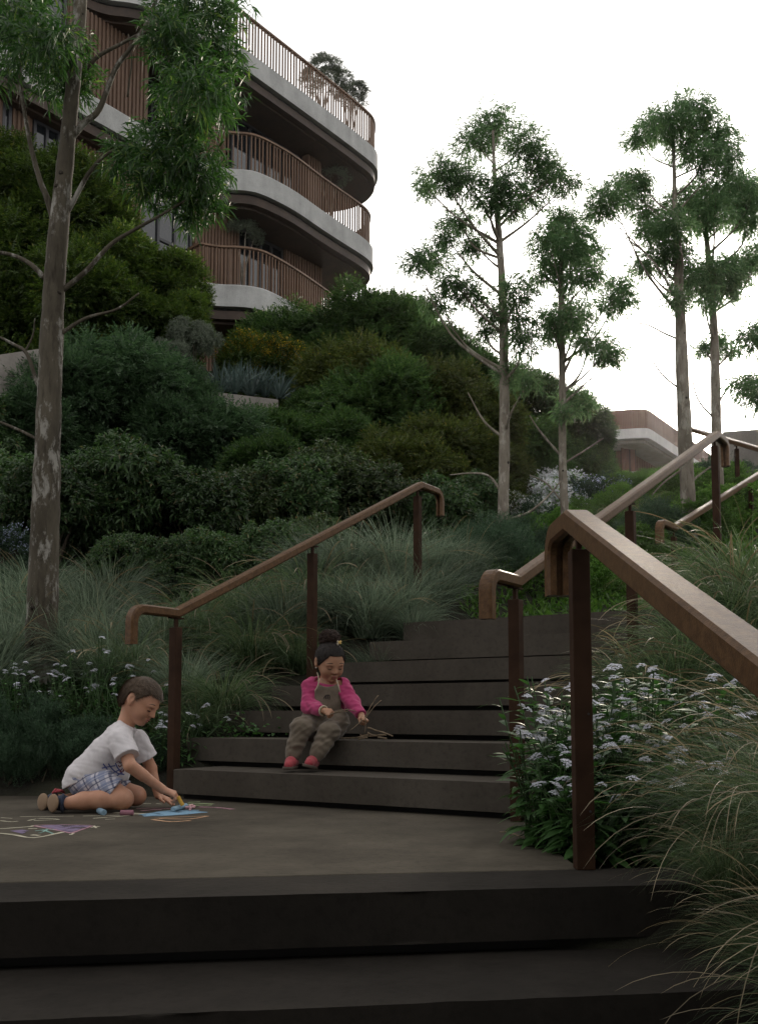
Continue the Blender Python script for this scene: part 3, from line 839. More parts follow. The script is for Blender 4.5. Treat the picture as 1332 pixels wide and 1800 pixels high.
for d in (9.2, 10.0, 10.9, 11.9, 13.0, 14.2, 15.5, 17.0, 18.6, 20.2, 21.8):
    px = 835 + rs.uniform(0, 30)
    while px < 1345:
        r = rs.uniform(.34, .50) * (1 + (d - 10) * .035 if d < 16 else .85); x = XH(px, d); q = Vector((x, d)) - P1; s_, a_ = q.dot(U), q.dot(W)
        px += r * 1.45 * FPX / d
        if (-.5 < a_ < 2.5 and s_ < 3.7) or (d < 10.5 and px > 1290): continue
        if d > 16.5: kind, lab, g_ = 'bright', 'low bright green shrub on the crest in front of the low building', G8
        elif px < 1040: kind, lab, g_ = 'rosemary', 'grey green needle leaved shrub above the top of the stairs', G6
        else: kind, lab, g_ = ('bright' if rs.random() < .75 else 'rosemary'), 'low leafy green shrub on the right slope behind the right handrail', G7
        slope_shrub(kind, x, d + rs.uniform(-.3, .3), r, lab, g_)
for kind, px, d, r, lab in (('whiteflower', 918, 15.2, .62, 'white flowering shrub just right of the first thin tree trunk'), ('whiteflower', 962, 15.0, .62, 'white flowering shrub touching the second thin tree trunk on its left'), ('whiteflower', 942, 16.6, .7, 'white flowering shrub behind and between the other two white ones'),
        ('whiteflower', 992, 16.2, .62, 'white flowering shrub just right of the second thin tree trunk'), ('whiteflower', 900, 14.2, .55, 'white flowering shrub touching the first thin tree trunk on its right'), ('whiteflower', 965, 18.4, .6, 'farthest white flowering shrub, up on the crest'),
        ('blueflower', 1024, 15.2, .58, 'pale blue flowering shrub beside the white ones on the right slope'), ('blueflower', 1068, 15.6, .58, 'pale blue flowering shrub farther right in front of the low building')):
    slope_shrub(kind, XH(px, d), d, r, lab, None)
for a in [(40, 1310, 72, 6.1), (105, 1320, 70, 5.95), (-30, 1320, 75, 6.0), (165, 1335, 62, 5.9), (220, 1340, 56, 5.85), (268, 1350, 44, 5.85), (70, 1350, 50, 5.8), (10, 1350, 52, 5.8)]:
    shrub('rosemary', *a, 'dark fine needled shrub at the left edge of the landing behind the boy', 'needle shrubs behind the boy')

# ------------------------------------------------------------------ ground cover over the slope
def cover():
    rng = np.random.default_rng(77); n = 24000
    d = 6.2 * (24 / 6.2) ** rng.random(n); px = rng.uniform(-480, 1800, n)
    x = (px - 666) / FPX * d; z = ground_z(x, d)
    s = (x - P1.x) * U.x + (d - P1.y) * U.y; a = (x - P1.x) * W.x + (d - P1.y) * W.y
    keep = ~((a > -0.3) & (a < 2.45) & (s < 3.4)) & ~((d < 5.9) & (x < 0.6) & (x > -3.6))
    c = np.stack([x, d, z + 0.02], 1)[keep]
    ac = (c[:, 0] - P1.x) * W.x + (c[:, 1] - P1.y) * W.y
    for sel, mt, lab in ((ac < 2.2 + np.maximum(0, c[:, 1] - 9) * .45, L_BRIGHT, 'low bright ground cover filling the right slope between shrubs'), (ac >= 2.2 + np.maximum(0, c[:, 1] - 9) * .45, L_BROAD, 'low dark ground cover filling the left slope between shrubs')):
        cc = c[sel]; V, Q = whorl(cc, np.tile([0, 0, 1.0], (len(cc), 1)), rng, 6, 0.095, 0.024, 1.0)
        o = link('ground_cover', np_mesh('ground_cover', V, Q, mt)); tag(o, lab, 'ground cover', kind='stuff')
cover()

# ------------------------------------------------------------------ strap leaf plants
def blades(rng, n, base_r, Lr, wr, lean, curl_, rows=6, seedhead=False, zmin=-9):
    """arching grass blades as tapering strips"""
    az = rng.uniform(0, 2 * math.pi, n); L = rng.uniform(*Lr, n); w = rng.uniform(*wr, n)
    r0 = base_r * np.sqrt(rng.random(n)); a0 = np.abs(rng.normal(lean[0], lean[1], n)); cu = rng.uniform(*curl_, n)
    az2 = az + rng.normal(0, .5, n)
    p = np.stack([np.cos(az) * r0, np.sin(az) * r0, np.zeros(n)], 1); out = []
    hz = np.stack([np.cos(az2), np.sin(az2), np.zeros(n)], 1); sd = np.stack([-np.sin(az2), np.cos(az2), np.zeros(n)], 1)
    tw = rng.normal(0, .6, n)[:, None]
    for k in range(rows):
        t = k / (rows - 1); th = a0 + cu * t ** 1.6
        dirv = hz * np.sin(th)[:, None] + np.array([0, 0, 1.0]) * np.cos(th)[:, None]
        if k: p = p + dirv * (L / (rows - 1))[:, None]
        p[:, 2] = np.maximum(p[:, 2], zmin)
        prof = (1 - t) ** .7 * .95 + .05
        if seedhead: prof = .4 if t < .6 else (1.7 if t < .95 else .2)
        s2 = sd * np.cos(tw) + np.cross(dirv, sd) * np.sin(tw)
        out += [p + s2 * (w * prof * .5)[:, None], p - s2 * (w * prof * .5)[:, None]]
    V = np.stack(out, 1).reshape(-1, 3); b = np.arange(n)[:, None] * 2 * rows
    Q = np.concatenate([np.concatenate([b + 2*k, b + 2*k + 1, b + 2*k + 3, b + 2*k + 2], 1) for k in range(rows - 1)], 0)
    return V, Q
def grass_proto(seed, mat, n, Lr, wr, lean, curl_, stalks, sL, scurl=(1.0, 2.0), sw=(.003, .0045), base=.10, smat=None):
    rng = np.random.default_rng(seed)
    a = np_mesh('blade', *blades(rng, n, base, Lr, wr, lean, curl_), mat)
    b = np_mesh('seed_stalk', *blades(rng, stalks, base, sL, sw, (.35, .25), scurl, 15, True), smat or L_STALK) if stalks else None
    return a, b
GRASS = {
 'blue': [grass_proto(21, L_BLADEB, 1000, (.45, .95), (.006, .010), (.30, .28), (.5, 1.7), 10, (.8, 1.1), sw=(.003, .0045), base=.14), grass_proto(22, L_BLADEB, 1000, (.45, .9), (.006, .010), (.35, .28), (.5, 1.6), 16, (.8, 1.05), base=.14)],
 'green': [grass_proto(23, L_BLADE, 900, (.5, 1.0), (.006, .010), (.30, .25), (.9, 2.2), 36, (.85, 1.15), (1.2, 2.3), sw=(.0035, .0055)), grass_proto(24, L_BLADE, 900, (.5, 1.0), (.006, .010), (.34, .25), (.9, 2.1), 44, (.85, 1.2), (1.2, 2.4), sw=(.0035, .0055))],
 'near': [grass_proto(25, L_BLADE, 1500, (.5, 1.0), (.003, .0055), (.30, .22), (.9, 2.0), 120, (.85, 1.25), (1.1, 2.1), sw=(.0017, .0026), smat=L_STALK2), grass_proto(26, L_BLADE, 1500, (.5, 1.0), (.003, .0055), (.34, .22), (.8, 2.0), 110, (.85, 1.25), (1.1, 2.1), sw=(.0017, .0026), smat=L_STALK2)],
}
GN = [0]
def tuft(kind, x, y, s, label, group, z=None, sz=1.0):
    GN[0] += 1; k = GN[0]
    bl, st = GRASS[kind][k % 2]
    o = empty('grass_tuft', (x, y, gz(x, y) - 0.02 if z is None else z), k * 1.7, label, 'grass tuft', group)
    f = link('blade', bl, o, scale=(s, s, s * sz)); f['kind'] = 'stuff'
    if st: g_ = link('seed_stalk', st, o, scale=(s, s, s * sz)); g_['kind'] = 'stuff'
    return o
def tuft_px(kind, px, d, s, label, group, z=None, sz=1.0): return tuft(kind, XH(px, d), d, s, label, group, z, sz)
ga = 'grass tufts behind the left handrail'
for n_, a in enumerate([(322, 6.6, .62), (392, 6.35, .60), (440, 7.0, .74), (500, 7.4, .80), (350, 7.4, .80), (420, 7.8, .80), (285, 7.3, .74), (525, 6.95, .52), (235, 6.9, .66), (190, 7.4, .70), (545, 7.9, .82), (345, 6.15, .42)]):
    tuft_px('green' if n_ % 3 else 'blue', *a, 'arching green grass tuft with straw seed stalks behind the left handrail', ga)
gb = 'blue grey grass tufts at the top left of the stairs'
for a in [(592, 7.6, .78), (648, 7.5, .74), (705, 7.7, .74), (760, 8.1, .72), (618, 8.4, .88), (690, 8.5, .86), (820, 8.8, .66), (562, 8.4, .86), (765, 8.9, .72), (668, 7.05, .46), (725, 7.35, .46)]:
    tuft_px('blue', *a, 'soft blue grey grass tuft beside the upper left edge of the stairs', gb)
gc = 'blue grey grass tufts by the leaning trunk'
for a in [(15, 7.2, .85), (-30, 6.8, .85), (55, 7.7, .75), (150, 7.8, .8), (120, 8.0, .7), (190, 8.2, .8), (100, 7.2, .7), (150, 7.1, .75), (190, 6.9, .7), (60, 8.3, .8), (10, 8.0, .8)]:
    tuft_px('blue', *a, 'blue grey grass tuft around the foot of the leaning trunk', gc)
gd = 'grass tufts between the right handrail and the foreground rail'
for a in [(1130, 5.3, .68), (1190, 5.1, .70), (1100, 5.7, .6), (1240, 5.4, .78), (1290, 5.8, .85), (1330, 6.2, 1.0), (1310, 5.0, .72), (1380, 5.6, .9), (1270, 6.6, .85), (1090, 5.0, .5), (1350, 4.6, .62)]:
    tuft_px('green', *a, 'green grass tuft with pale stalks between the two right handrails', gd)
tuft_px('green', 1090, 12.6, .75, 'lone pale grass tuft on the right slope behind the handrail', None)
tuft_px('green', 1130, 13.2, .65, 'second pale grass tuft just behind the lone one on the right slope', None)
ge = 'foreground grass tufts at the lower right'
for (x, y, s, z) in [(1.12, 3.05, .62, 0.0), (1.30, 2.70, .72, -.05), (1.42, 3.30, .75, .05), (1.02, 2.50, .42, -.22), (1.10, 2.15, .52, -.32), (1.30, 2.25, .66, -.28), (1.04, 1.90, .46, -.44), (1.6, 2.85, .8, 0.0), (.93, 2.72, .30, -.03), (1.25, 1.75, .6, -.48), (1.5, 2.2, .72, -.3)]:
    tuft('near', x, y, s, 'dense arching grass tuft with straw stalks beside the foreground rail', ge, z)

rng = np.random.default_rng(31)
agave = np_mesh('strap_leaf', *blades(rng, 42, .05, (.36, .60), (.030, .045), (.45, .3), (.0, .7), 5), L_AGAVE)
for k, (px, py, d, s) in enumerate([(385, 692, 15.5, 1.0), (412, 692, 15.7, 1.0), (440, 695, 15.8, 1.05), (466, 697, 16.0, 1.0), (492, 700, 16.1, .95), (425, 688, 16.9, 1.0), (455, 690, 17.2, 1.0), (400, 688, 16.7, .95), (515, 704, 17.0, .9)]):
    p = P(px, py, d)
    o = link('strap_leaf_plant', agave, None, p, (0, 0, k * 1.3), (s, s, s)); tag(o, 'blue spiky strap leaved plant on top of the retaining wall', 'plant', 'blue spiky plants above the retaining wall')

# ------------------------------------------------------------------ flowering asters
def cluster_mesh(seed, R=.030, n=17):
    rng = np.random.default_rng(seed); parts = []
    for k in range(n):
        r = R * math.sqrt((k + .5) / n); a = k * 2.4
        c = np.array([math.cos(a) * r, math.sin(a) * r, .012 * (1 - (r / R) ** 2) + rng.uniform(-.003, .003)])
        nn = unit(np.array([c[0] * 9, c[1] * 9, 1.0]) + rng.normal(0, .2, 3)); u, v = frame_of(nn); u = np.array(u); v = np.array(v)
        A = np.arange(5) * 2 * math.pi / 5 + rng.uniform(0, 2)
        ax = unit(np.cos(A)[:, None] * u + np.sin(A)[:, None] * v + nn * .15)
        parts.append(leaf_quads(np.tile(c, (5, 1)), ax, np.tile(nn, (5, 1)), .0095, .0062))
    return np_mesh('flower_cluster', *join(parts), L_LAV)
CLUS = [cluster_mesh(41), cluster_mesh(42, .024, 13), cluster_mesh(43, .034, 21)]
rng = np.random.default_rng(44)
lf = []
for k in range(3):
    V, Q = leaf_strips(np.zeros((1, 3)), np.array([[1.0, 0, .12 * k]]), np.array([[0, 0, 1.0]]), .10, .025, .25 + .15 * k, 6)
    V[:, 2] += -np.abs(V[:, 1]) * .0 ; lf.append(np_mesh('leaf', V, Q, L_ASTER, True))
def aster(x, y, h, stems, label, group, seed, leaves=True, fsc=1.0, z=None, spread=.10, fl_frac=1.0):
    rr = random.Random(seed); r2 = np.random.default_rng(seed)
    g = gz(x, y) if z is None else z
    o = empty('flowering_plant', (x, y, g), 0, label, 'flowering plant', group)
    bm = bmesh.new(); cs, axs, Ls = [], [], []; leaf_objs = 0
    for k in range(stems):
        a = rr.uniform(0, 6.28); lean = rr.uniform(.05, spread * 2.2); hh = h * rr.uniform(.68, 1.08)
        b = Vector((math.cos(a) * .03, math.sin(a) * .03, 0)); e = Vector((math.cos(a) * lean, math.sin(a) * lean, hh)); m = b.lerp(e, .5) + Vector((-math.cos(a), -math.sin(a), 0)) * lean * .12
        pts = [Vector(q) for q in spline([b, m, e], 4)]
        tube(bm, pts, .0026, 4, False)
        nl = int(hh / .024)
        for j in range(nl):
            t = .03 + .95 * j / nl; i = min(int(t * (len(pts) - 1)), len(pts) - 2); q = pts[i].lerp(pts[i + 1], t * (len(pts) - 1) - i)
            az = j * 2.4 + k; el = -.05 + .55 * t * t + rr.uniform(-.2, .2); sc = (1.2 - .4 * t) * rr.uniform(.8, 1.15)
            if leaves:
                link('leaf', lf[j % 3], o, q, (rr.uniform(-.3, .3), -el, az), (sc, sc, sc)); leaf_objs += 1
            else:
                cs.append(q); axs.append((math.cos(az) * math.cos(el), math.sin(az) * math.cos(el), math.sin(el))); Ls.append(sc * .07)
        if rr.random() < fl_frac:
            for q in range(rr.choice((1, 1, 2))):
                off = Vector((rr.uniform(-.03, .03), rr.uniform(-.03, .03), .008 - .02 * q)) * (1 if q else 0.2)
                s = fsc * rr.uniform(.75, 1.2)
                link('flower_cluster', CLUS[rr.randrange(3)], o, e + off, (rr.uniform(-.45, .45), rr.uniform(-.45, .45), rr.uniform(0, 6)), (s, s, s))
    link('stem', bm_mesh('stem', bm, M_GSTEM), o)
    if not leaves:
        V, Q = leaf_strips(np.array(cs), np.array(axs), np.tile([0, 0, 1.0], (len(cs), 1)), np.array(Ls), .016, .3, 4)
        f = link('foliage', np_mesh('foliage', V, Q, L_ASTER), o); f['kind'] = 'stuff'
    return o
gf = 'pale flowering plants around the foreground post'
RA = [(.50, 3.66, .50), (.62, 3.86, .56), (.74, 3.74, .52), (.56, 3.46, .36), (.86, 3.92, .60), (.80, 3.56, .50), (.98, 3.76, .58), (1.08, 3.98, .58), (1.20, 3.80, .56), (.70, 4.06, .58), (.94, 4.16, .62), (.94, 3.50, .44), (1.16, 3.56, .52), (.66, 3.60, .44), (1.32, 4.0, .56), (1.1, 4.24, .64), (.84, 3.36, .30), (.70, 3.30, .24), (.95, 3.28, .30), (1.05, 3.36, .36), (.60, 3.36, .26), (.52, 3.56, .34)]
for k, (x, y, h) in enumerate(RA):
    aster(x + (.07 if x < .68 else .02), y, h, 12, 'leafy plant with pale lavender flower heads beside the foreground post', gf, 300 + k, True, .74, 0.0, .085, .5)
gg = 'pale flowering plants behind the boy'
for k, (px, d, h) in enumerate([(30, 6.3, .62), (75, 6.25, .58), (115, 6.2, .6), (150, 6.15, .62), (190, 6.1, .62), (225, 6.05, .56), (262, 5.95, .46), (135, 6.4, .7), (175, 6.4, .72), (5, 6.45, .62), (-25, 6.3, .6), (330, 5.85, .34), (342, 5.95, .42), (285, 5.85, .4), (210, 6.35, .62), (100, 6.45, .66)]):
    x = XH(px, d)
    aster(x, d, h * .72, 8, 'leafy plant with pale lavender flower heads behind the boy', gg, 400 + k, False, .62, max(0, gz(x, d)), .11, .6)
ivy = np.random.default_rng(8)
for k, (px, d) in enumerate([(430, 6.1), (455, 6.2), (475, 6.25), (640, 7.0)]):
    x = XH(px, d); n = 130; c = np.stack([ivy.normal(0, .13, n), ivy.normal(0, .10, n), np.abs(ivy.normal(0, .05, n)) + .02], 1)
    V, Q = leaf_quads(c, unit(rdir(n, ivy) * [1, 1, .3]), np.tile([0, -.3, 1.0], (n, 1)) + ivy.normal(0, .3, (n, 3)), .030, .024)
    o = link('creeper', np_mesh('creeper', V, Q, L_ASTER), None, (x, d, gz(x, d))); tag(o, 'small leafy creeper beside the left ends of the steps', 'creeper', 'creepers at the step ends')

# =================================================================== TREES
def limb(p0, p1, rng, r0, r1, sag=.15, n=5):
    p0, p1 = Vector(p0), Vector(p1); L = (p1 - p0).length
    up = Vector((0, 0, 1)); m = p0.lerp(p1, .5) + Vector((rng.uniform(-.1, .1), rng.uniform(-.1, .1), -sag)) * L
    pts = [Vector(q) for q in spline([p0, m, p1], n)]
    return pts, [r0 + (r1 - r0) * i / (len(pts) - 1) for i in range(len(pts))]
def trunk_at(tr, z):
    for (a, ra), (b, rb) in zip(tr, tr[1:]):
        if a.z <= z <= b.z:
            t = (z - a.z) / max(1e-6, b.z - a.z); return a.lerp(b, t), ra + (rb - ra) * t
    return (tr[0][0], tr[0][1]) if z < tr[0][0].z else (tr[-1][0], tr[-1][1])
def tree(name, label, d, trunk_px, clumps, leaf_mat, bark_mat, seed, leaf=(.06, .011), dens=2.2, limbs=(), group=None, dj=.5, twig=True):
    rr = random.Random(seed); rng = np.random.default_rng(seed)
    k = d / FPX
    tr = [(P(px, py, d), w * .5 * k) for px, py, w in trunk_px]
    g = tr[0][0].copy(); g.z = min(g.z, gz(g.x, g.y))
    o = empty(name, g, 0, label, 'tree', group); inv = Matrix.Translation(-g)
    sp_ = spline([(p.x, p.y, p.z, r) for p, r in tr], 6)
    bm = bmesh.new(); pts = [Vector(q[:3]) for q in sp_]; rad = [float(q[3]) * (1 + rr.uniform(-.05, .05)) for q in sp_]
    pts = [g - Vector((0, 0, .1))] + pts; rad = [rad[0] * 1.15] + rad
    tube(bm, pts, rad, 14); bm.transform(inv); obj('trunk', bm, bark_mat, o, True)
    for q in range(9 if bark_mat is M_BARK else 4):
        i = rr.randrange(2, len(pts) - 2); a = rr.uniform(-2.6, -.5); dv = Vector((math.cos(a), math.sin(a), .25)); b0 = pts[i] + dv * rad[i] * .82; kr = rad[i] * rr.uniform(.10, .22)
        bm = bmesh.new(); tube(bm, [b0, b0 + dv * rad[i] * .22, b0 + dv * rad[i] * .30], [kr * 1.7, kr * 1.2, kr * .6], 8); bm.transform(inv); obj('knot', bm, M_KNOT, o, True)
    tl = [(p, r) for p, r in zip(pts[1:], rad[1:])]
    for pxs, w0, w1 in limbs:
        ps = [P(px, py, d + (dd[0] if dd else 0)) for (px, py, *dd) in pxs]; q = [Vector(v) for v in spline(ps, 5)]
        bm = bmesh.new(); n = len(q); tube(bm, q, [(w0 + (w1 - w0) * i / (n - 1)) * .5 * k for i in range(n)], 7)
        bm.transform(inv); obj('branch', bm, bark_mat, o, True)
    C, D = [], []
    for (px, py, r) in clumps:
        r *= 1.1 if twig else 1.0; dd = d + rr.uniform(-dj, dj); c = P(px, py, dd); R = r * k
        n = max(6, int(math.pi * R * R * dens * 3.1 / (leaf[0] * leaf[1] * .6) / 8))
        v = rdir(n, rng); q = rng.random((n, 1)) ** .5 * np.where(rng.random((n, 1)) < .16, 1.32, 1.0)
        C.append(np.array(c) + v * q * R * np.array([1.16, 1.1, .92])); D.append(unit(v * .8 + np.array([0, 0, -.05]) + rng.normal(0, .3, v.shape)))
        if twig:
            za = c.z - (Vector((c.x, c.y, 0)) - Vector((tr[0][0].x, tr[0][0].y, 0))).length * rr.uniform(.7, 1.1) - R * .5
            a, ra = trunk_at(tl, za)
            bm = bmesh.new(); p_, r_ = limb(a, c, rr, max(.006, min(ra * .5, .02)), .003, .06 if a.z < c.z else -.05)
            tube(bm, p_, r_, 6, False)
            for j in range(5):
                e = c + Vector(rdir(1, rng)[0]) * R * .8; b0 = p_[int(len(p_) * rr.uniform(.55, .9))]
                p2, r2 = limb(b0, e, rr, .0045, .002, .04, 3); tube(bm, p2, r2, 4, False)
            bm.transform(inv); obj('branch', bm, bark_mat, o, True)
    C = np.concatenate(C); D = np.concatenate(D)
    V, Q = whorl(C - np.array(g), D, rng, 8, leaf[0], leaf[1], .95, True, .35)
    cr = link('crown', np_mesh('crown', V, Q, leaf_mat), o); cr['kind'] = 'stuff'
    return o
tree('tree', 'big leaning tree with pale flaking bark rising at the left edge', 7.0,
     [(70, 1215, 58), (74, 1100, 54), (79, 950, 50), (84, 800, 46), (89, 650, 42), (96, 500, 38), (106, 380, 34), (119, 250, 29), (129, 150, 26), (139, 50, 24), (144, -60, 22), (150, -180, 18)],
     [(60, 70, 62), (110, 112, 50), (15, 45, 60), (132, 160, 36), (5, 125, 40), (40, -30, 75), (85, 150, 34), (100, 60, 46), (150, 118, 22),
      (335, 25, 72), (375, 75, 52), (310, 95, 52), (350, 150, 60), (392, 185, 34), (298, 50, 46), (395, 20, 36), (355, -50, 85), (300, 160, 40), (330, 205, 40), (385, 120, 40),
      (288, 275, 66), (345, 285, 54), (235, 262, 42), (325, 340, 52), (365, 352, 36), (262, 325, 38), (305, 232, 44), (378, 305, 30), (215, 285, 26), (340, 385, 26)],
     L_EUC, M_BARK, 51, (.092, .0135), 1.3,
     [([(100, 405), (84, 350), (72, 320), (58, 270), (46, 210), (36, 140), (40, 80)], 13, 5), ([(124, 245), (150, 215), (175, 192), (203, 122), (231, 84), (263, 32), (285, -40)], 13, 6),
      ([(150, 122), (175, 98), (210, 79), (252, 58), (300, 46)], 9, 4), ([(102, 400), (125, 362), (142, 330), (160, 300), (190, 270), (240, 250)], 11, 5),
      ([(104, 515), (150, 478), (195, 430), (240, 402), (280, 380), (330, 350)], 10, 4), ([(100, 592), (150, 560), (205, 544), (245, 515)], 8, 3),
      ([(80, 490), (55, 465), (20, 448), (-30, 440)], 10, 6), ([(80, 690), (66, 672), (48, 622), (22, 604), (-10, 588)], 10, 4), ([(66, 772), (36, 757), (0, 742), (-30, 735)], 6, 4),
      ([(225, 170), (228, 140), (232, 105), (226, 60)], 4, 2), ([(100, 310), (112, 280), (105, 250)], 4, 2), ([(45, 618), (58, 590), (62, 560)], 4, 2)], dj=.45, twig=False)
gt = 'slender trees on the right slope'
tree('tree', 'slender tree nearest the shrub slope with a tall open crown', 10.4,
     [(884, 1005, 21), (884, 900, 20), (886, 800, 19), (886, 700, 18), (885, 600, 16), (882, 500, 14), (877, 420, 12), (872, 360, 10), (868, 290, 7), (866, 230, 4)],
     [(868, 222, 42), (832, 250, 32), (920, 250, 34), (944, 280, 32), (972, 307, 30), (998, 322, 22), (775, 307, 36), (816, 312, 32), (748, 328, 20), (889, 322, 30), (863, 348, 32), (931, 343, 30), (900, 366, 22), (806, 388, 30), (834, 430, 26), (780, 412, 20), (760, 452, 31), (732, 464, 24), (796, 494, 28), (827, 515, 28), (770, 535, 27), (863, 556, 28), (910, 512, 32), (912, 561, 30), (920, 603, 26), (852, 585, 18), (894, 660, 24), (931, 668, 20)],
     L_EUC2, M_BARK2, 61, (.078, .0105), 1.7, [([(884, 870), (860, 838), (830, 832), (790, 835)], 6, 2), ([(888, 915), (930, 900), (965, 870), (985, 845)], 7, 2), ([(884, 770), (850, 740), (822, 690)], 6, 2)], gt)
tree('tree', 'second slender tree, shorter, between the tall open crown and the pair at right', 10.8,
     [(1001, 1075, 15), (992, 900, 15), (988, 800, 14), (988, 700, 13), (987, 600, 12), (986, 520, 10), (985, 440, 7), (983, 370, 4)],
     [(985, 388, 28), (1003, 411, 40), (962, 426, 34), (1035, 442, 30), (998, 452, 36), (1045, 484, 26), (1003, 489, 28), (957, 478, 26), (998, 546, 34), (1014, 561, 28), (967, 567, 28), (978, 587, 24), (1035, 603, 26), (1066, 613, 28), (1076, 629, 20), (1081, 530, 33), (1092, 504, 22), (1003, 697, 24), (1026, 707, 22), (993, 722, 18)],
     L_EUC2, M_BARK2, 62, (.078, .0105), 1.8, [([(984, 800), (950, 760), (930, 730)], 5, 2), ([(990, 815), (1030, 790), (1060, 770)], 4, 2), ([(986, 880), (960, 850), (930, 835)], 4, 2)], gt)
tree('tree', 'tallest slender tree with a pale trunk rising behind the right handrail', 11.2,
     [(1213, 945, 28), (1207, 850, 26), (1203, 760, 25), (1198, 650, 22), (1195, 560, 19), (1190, 450, 15), (1186, 380, 11), (1184, 300, 7), (1183, 220, 4)],
     [(1211, 193, 36), (1149, 219, 32), (1175, 215, 34), (1237, 222, 36), (1118, 245, 26), (1268, 250, 33), (1279, 281, 26), (1201, 258, 32), (1237, 276, 30), (1102, 328, 33), (1071, 343, 32), (1054, 369, 24), (1123, 317, 26), (1133, 369, 30), (1138, 400, 26), (1191, 364, 32), (1185, 395, 30), (1159, 411, 24), (1165, 452, 28), (1133, 463, 28), (1190, 442, 26), (1201, 494, 28), (1190, 525, 22)],
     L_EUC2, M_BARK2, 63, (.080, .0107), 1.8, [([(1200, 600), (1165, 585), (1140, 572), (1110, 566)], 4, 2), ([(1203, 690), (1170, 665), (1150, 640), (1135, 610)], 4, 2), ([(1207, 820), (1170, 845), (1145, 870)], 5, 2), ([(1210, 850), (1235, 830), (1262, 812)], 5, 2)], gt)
tree('tree', 'slender tree beside the tallest one at the right edge', 11.8,
     [(1268, 965, 20), (1262, 860, 19), (1258, 740, 18), (1255, 600, 15), (1250, 520, 13), (1243, 440, 10), (1240, 390, 7), (1240, 330, 4)],
     [(1263, 328, 34), (1300, 328, 34), (1222, 343, 30), (1253, 369, 34), (1294, 374, 33), (1322, 345, 34), (1322, 392, 28), (1227, 385, 27), (1242, 478, 33), (1222, 484, 24), (1274, 473, 30), (1310, 463, 33), (1284, 504, 26), (1237, 525, 27), (1263, 499, 26), (1333, 450, 28), (1258, 603, 24), (1237, 613, 16), (1284, 618, 16)],
     L_EUC2, M_BARK2, 64, (.080, .0107), 1.9, [([(1256, 720), (1280, 680), (1310, 660)], 4, 2), ([(1258, 740), (1225, 700), (1212, 640)], 4, 2)], gt)
tree('tree', 'tree at the extreme right whose leafy sprays hang into view', 10.2,
     [(1400, 930, 22), (1395, 800, 20), (1390, 650, 17), (1385, 520, 13), (1380, 420, 8)],
     [(1322, 593, 27), (1350, 580, 30), (1308, 676, 27), (1328, 697, 26), (1350, 670, 30), (1390, 500, 40), (1400, 420, 40), (1370, 450, 30)],
     L_EUC2, M_BARK2, 65, (.078, .0105), 1.8, (), gt)

# ------------------------------------------------------------------ potted trees on the balconies
M_POT = mat_noise('clay_pot', (0.12, 0.09, 0.07), (0.2, 0.15, 0.12), 6, bs=0.1)
def potted(px, py, rpx, z0, d, label, seed):
    rr = random.Random(seed); c = P(px, py, d); o = empty('potted_tree', (c.x, c.y, z0), 0, label, 'potted tree', 'potted trees on the balconies')
    bm = bmesh.new(); tube(bm, [(0, 0, 0.01), (0, 0, .5), (0, 0, .55)], [.22, .32, .33], 14); obj('pot', bm, M_POT, o, True)
    bm = bmesh.new(); h = c.z - z0
    for k in range(4):
        a = k * 1.6 + rr.random(); tube(bm, [(0, 0, .5), (math.cos(a) * .08, math.sin(a) * .08, .5 + (h - .5) * .5), (math.cos(a) * .3, math.sin(a) * .3, h)], [.035, .025, .012], 6)
    obj('trunk', bm, M_BARK2, o, True)
    me, _, _ = PROTO['olive'][0]; s = rpx * d / FPX
    f = link('crown', me, o, (0, 0, h), (0, 0, seed), (s, s, s * .75)); f['kind'] = 'stuff'
potted(428, 416, 40, LZ[1], 26.3, 'olive tree in a pot on the lowest balcony', 1)
potted(580, 316, 36, LZ[2], 29.6, 'olive tree in a pot on the middle balcony', 2)
potted(566, 138, 46, LZ[3], 30.6, 'larger olive tree in a pot on the roof terrace', 3)
potted(616, 168, 34, LZ[3], 31.6, 'smaller olive tree in a pot near the end of the roof terrace', 4)

# ------------------------------------------------------------------ unseen trees added behind the viewpoint to shade the foreground steps
def shade_grove(x, y, h, r, label, seed):
    rr = random.Random(seed); g = gz(x, y); o = empty('tree', (x, y, g), 0, label, 'tree', 'added shade trees behind the viewpoint')
    bm = bmesh.new(); tube(bm, [(0, 0, -.1), (.05, .02, h * .5), (0, .05, h)], [.16, .12, .08], 10); obj('trunk', bm, M_BARK, o, True)
    for k in range(6):
        a = k * 1.05 + rr.random(); c = Vector((math.cos(a) * r * .6, math.sin(a) * r * .6, h + rr.uniform(-.15, .45) * r)) if k else Vector((0, 0, h + r * .4))
        bm = bmesh.new(); tube(bm, [(0, 0.02, h * .55), c * .6 + Vector((0, 0, h * .3)), c], [.07, .05, .02], 6); obj('branch', bm, M_BARK, o, True)
        f = link('crown', PROTO['broad'][k % 2][0], o, c, (0, 0, a), (r * .62, r * .62, r * .5)); f['kind'] = 'stuff'
for k, a in enumerate([(-2.3, -2.7, 3.2, 1.9), (2.1, -2.7, 3.2, 1.9), (0.0, -4.0, 3.0, 2.0), (-5.0, -1.6, 3.2, 1.9), (4.6, -1.6, 3.0, 1.9), (-1.2, -5.0, 4.2, 2.4), (2.2, -5.2, 4.2, 2.4), (-5.0, -3.5, 4.2, 2.4), (5.2, -3.6, 4.0, 2.4)]):
    shade_grove(*a, 'unseen tree added behind the viewpoint to shade the steps', 90 + k)

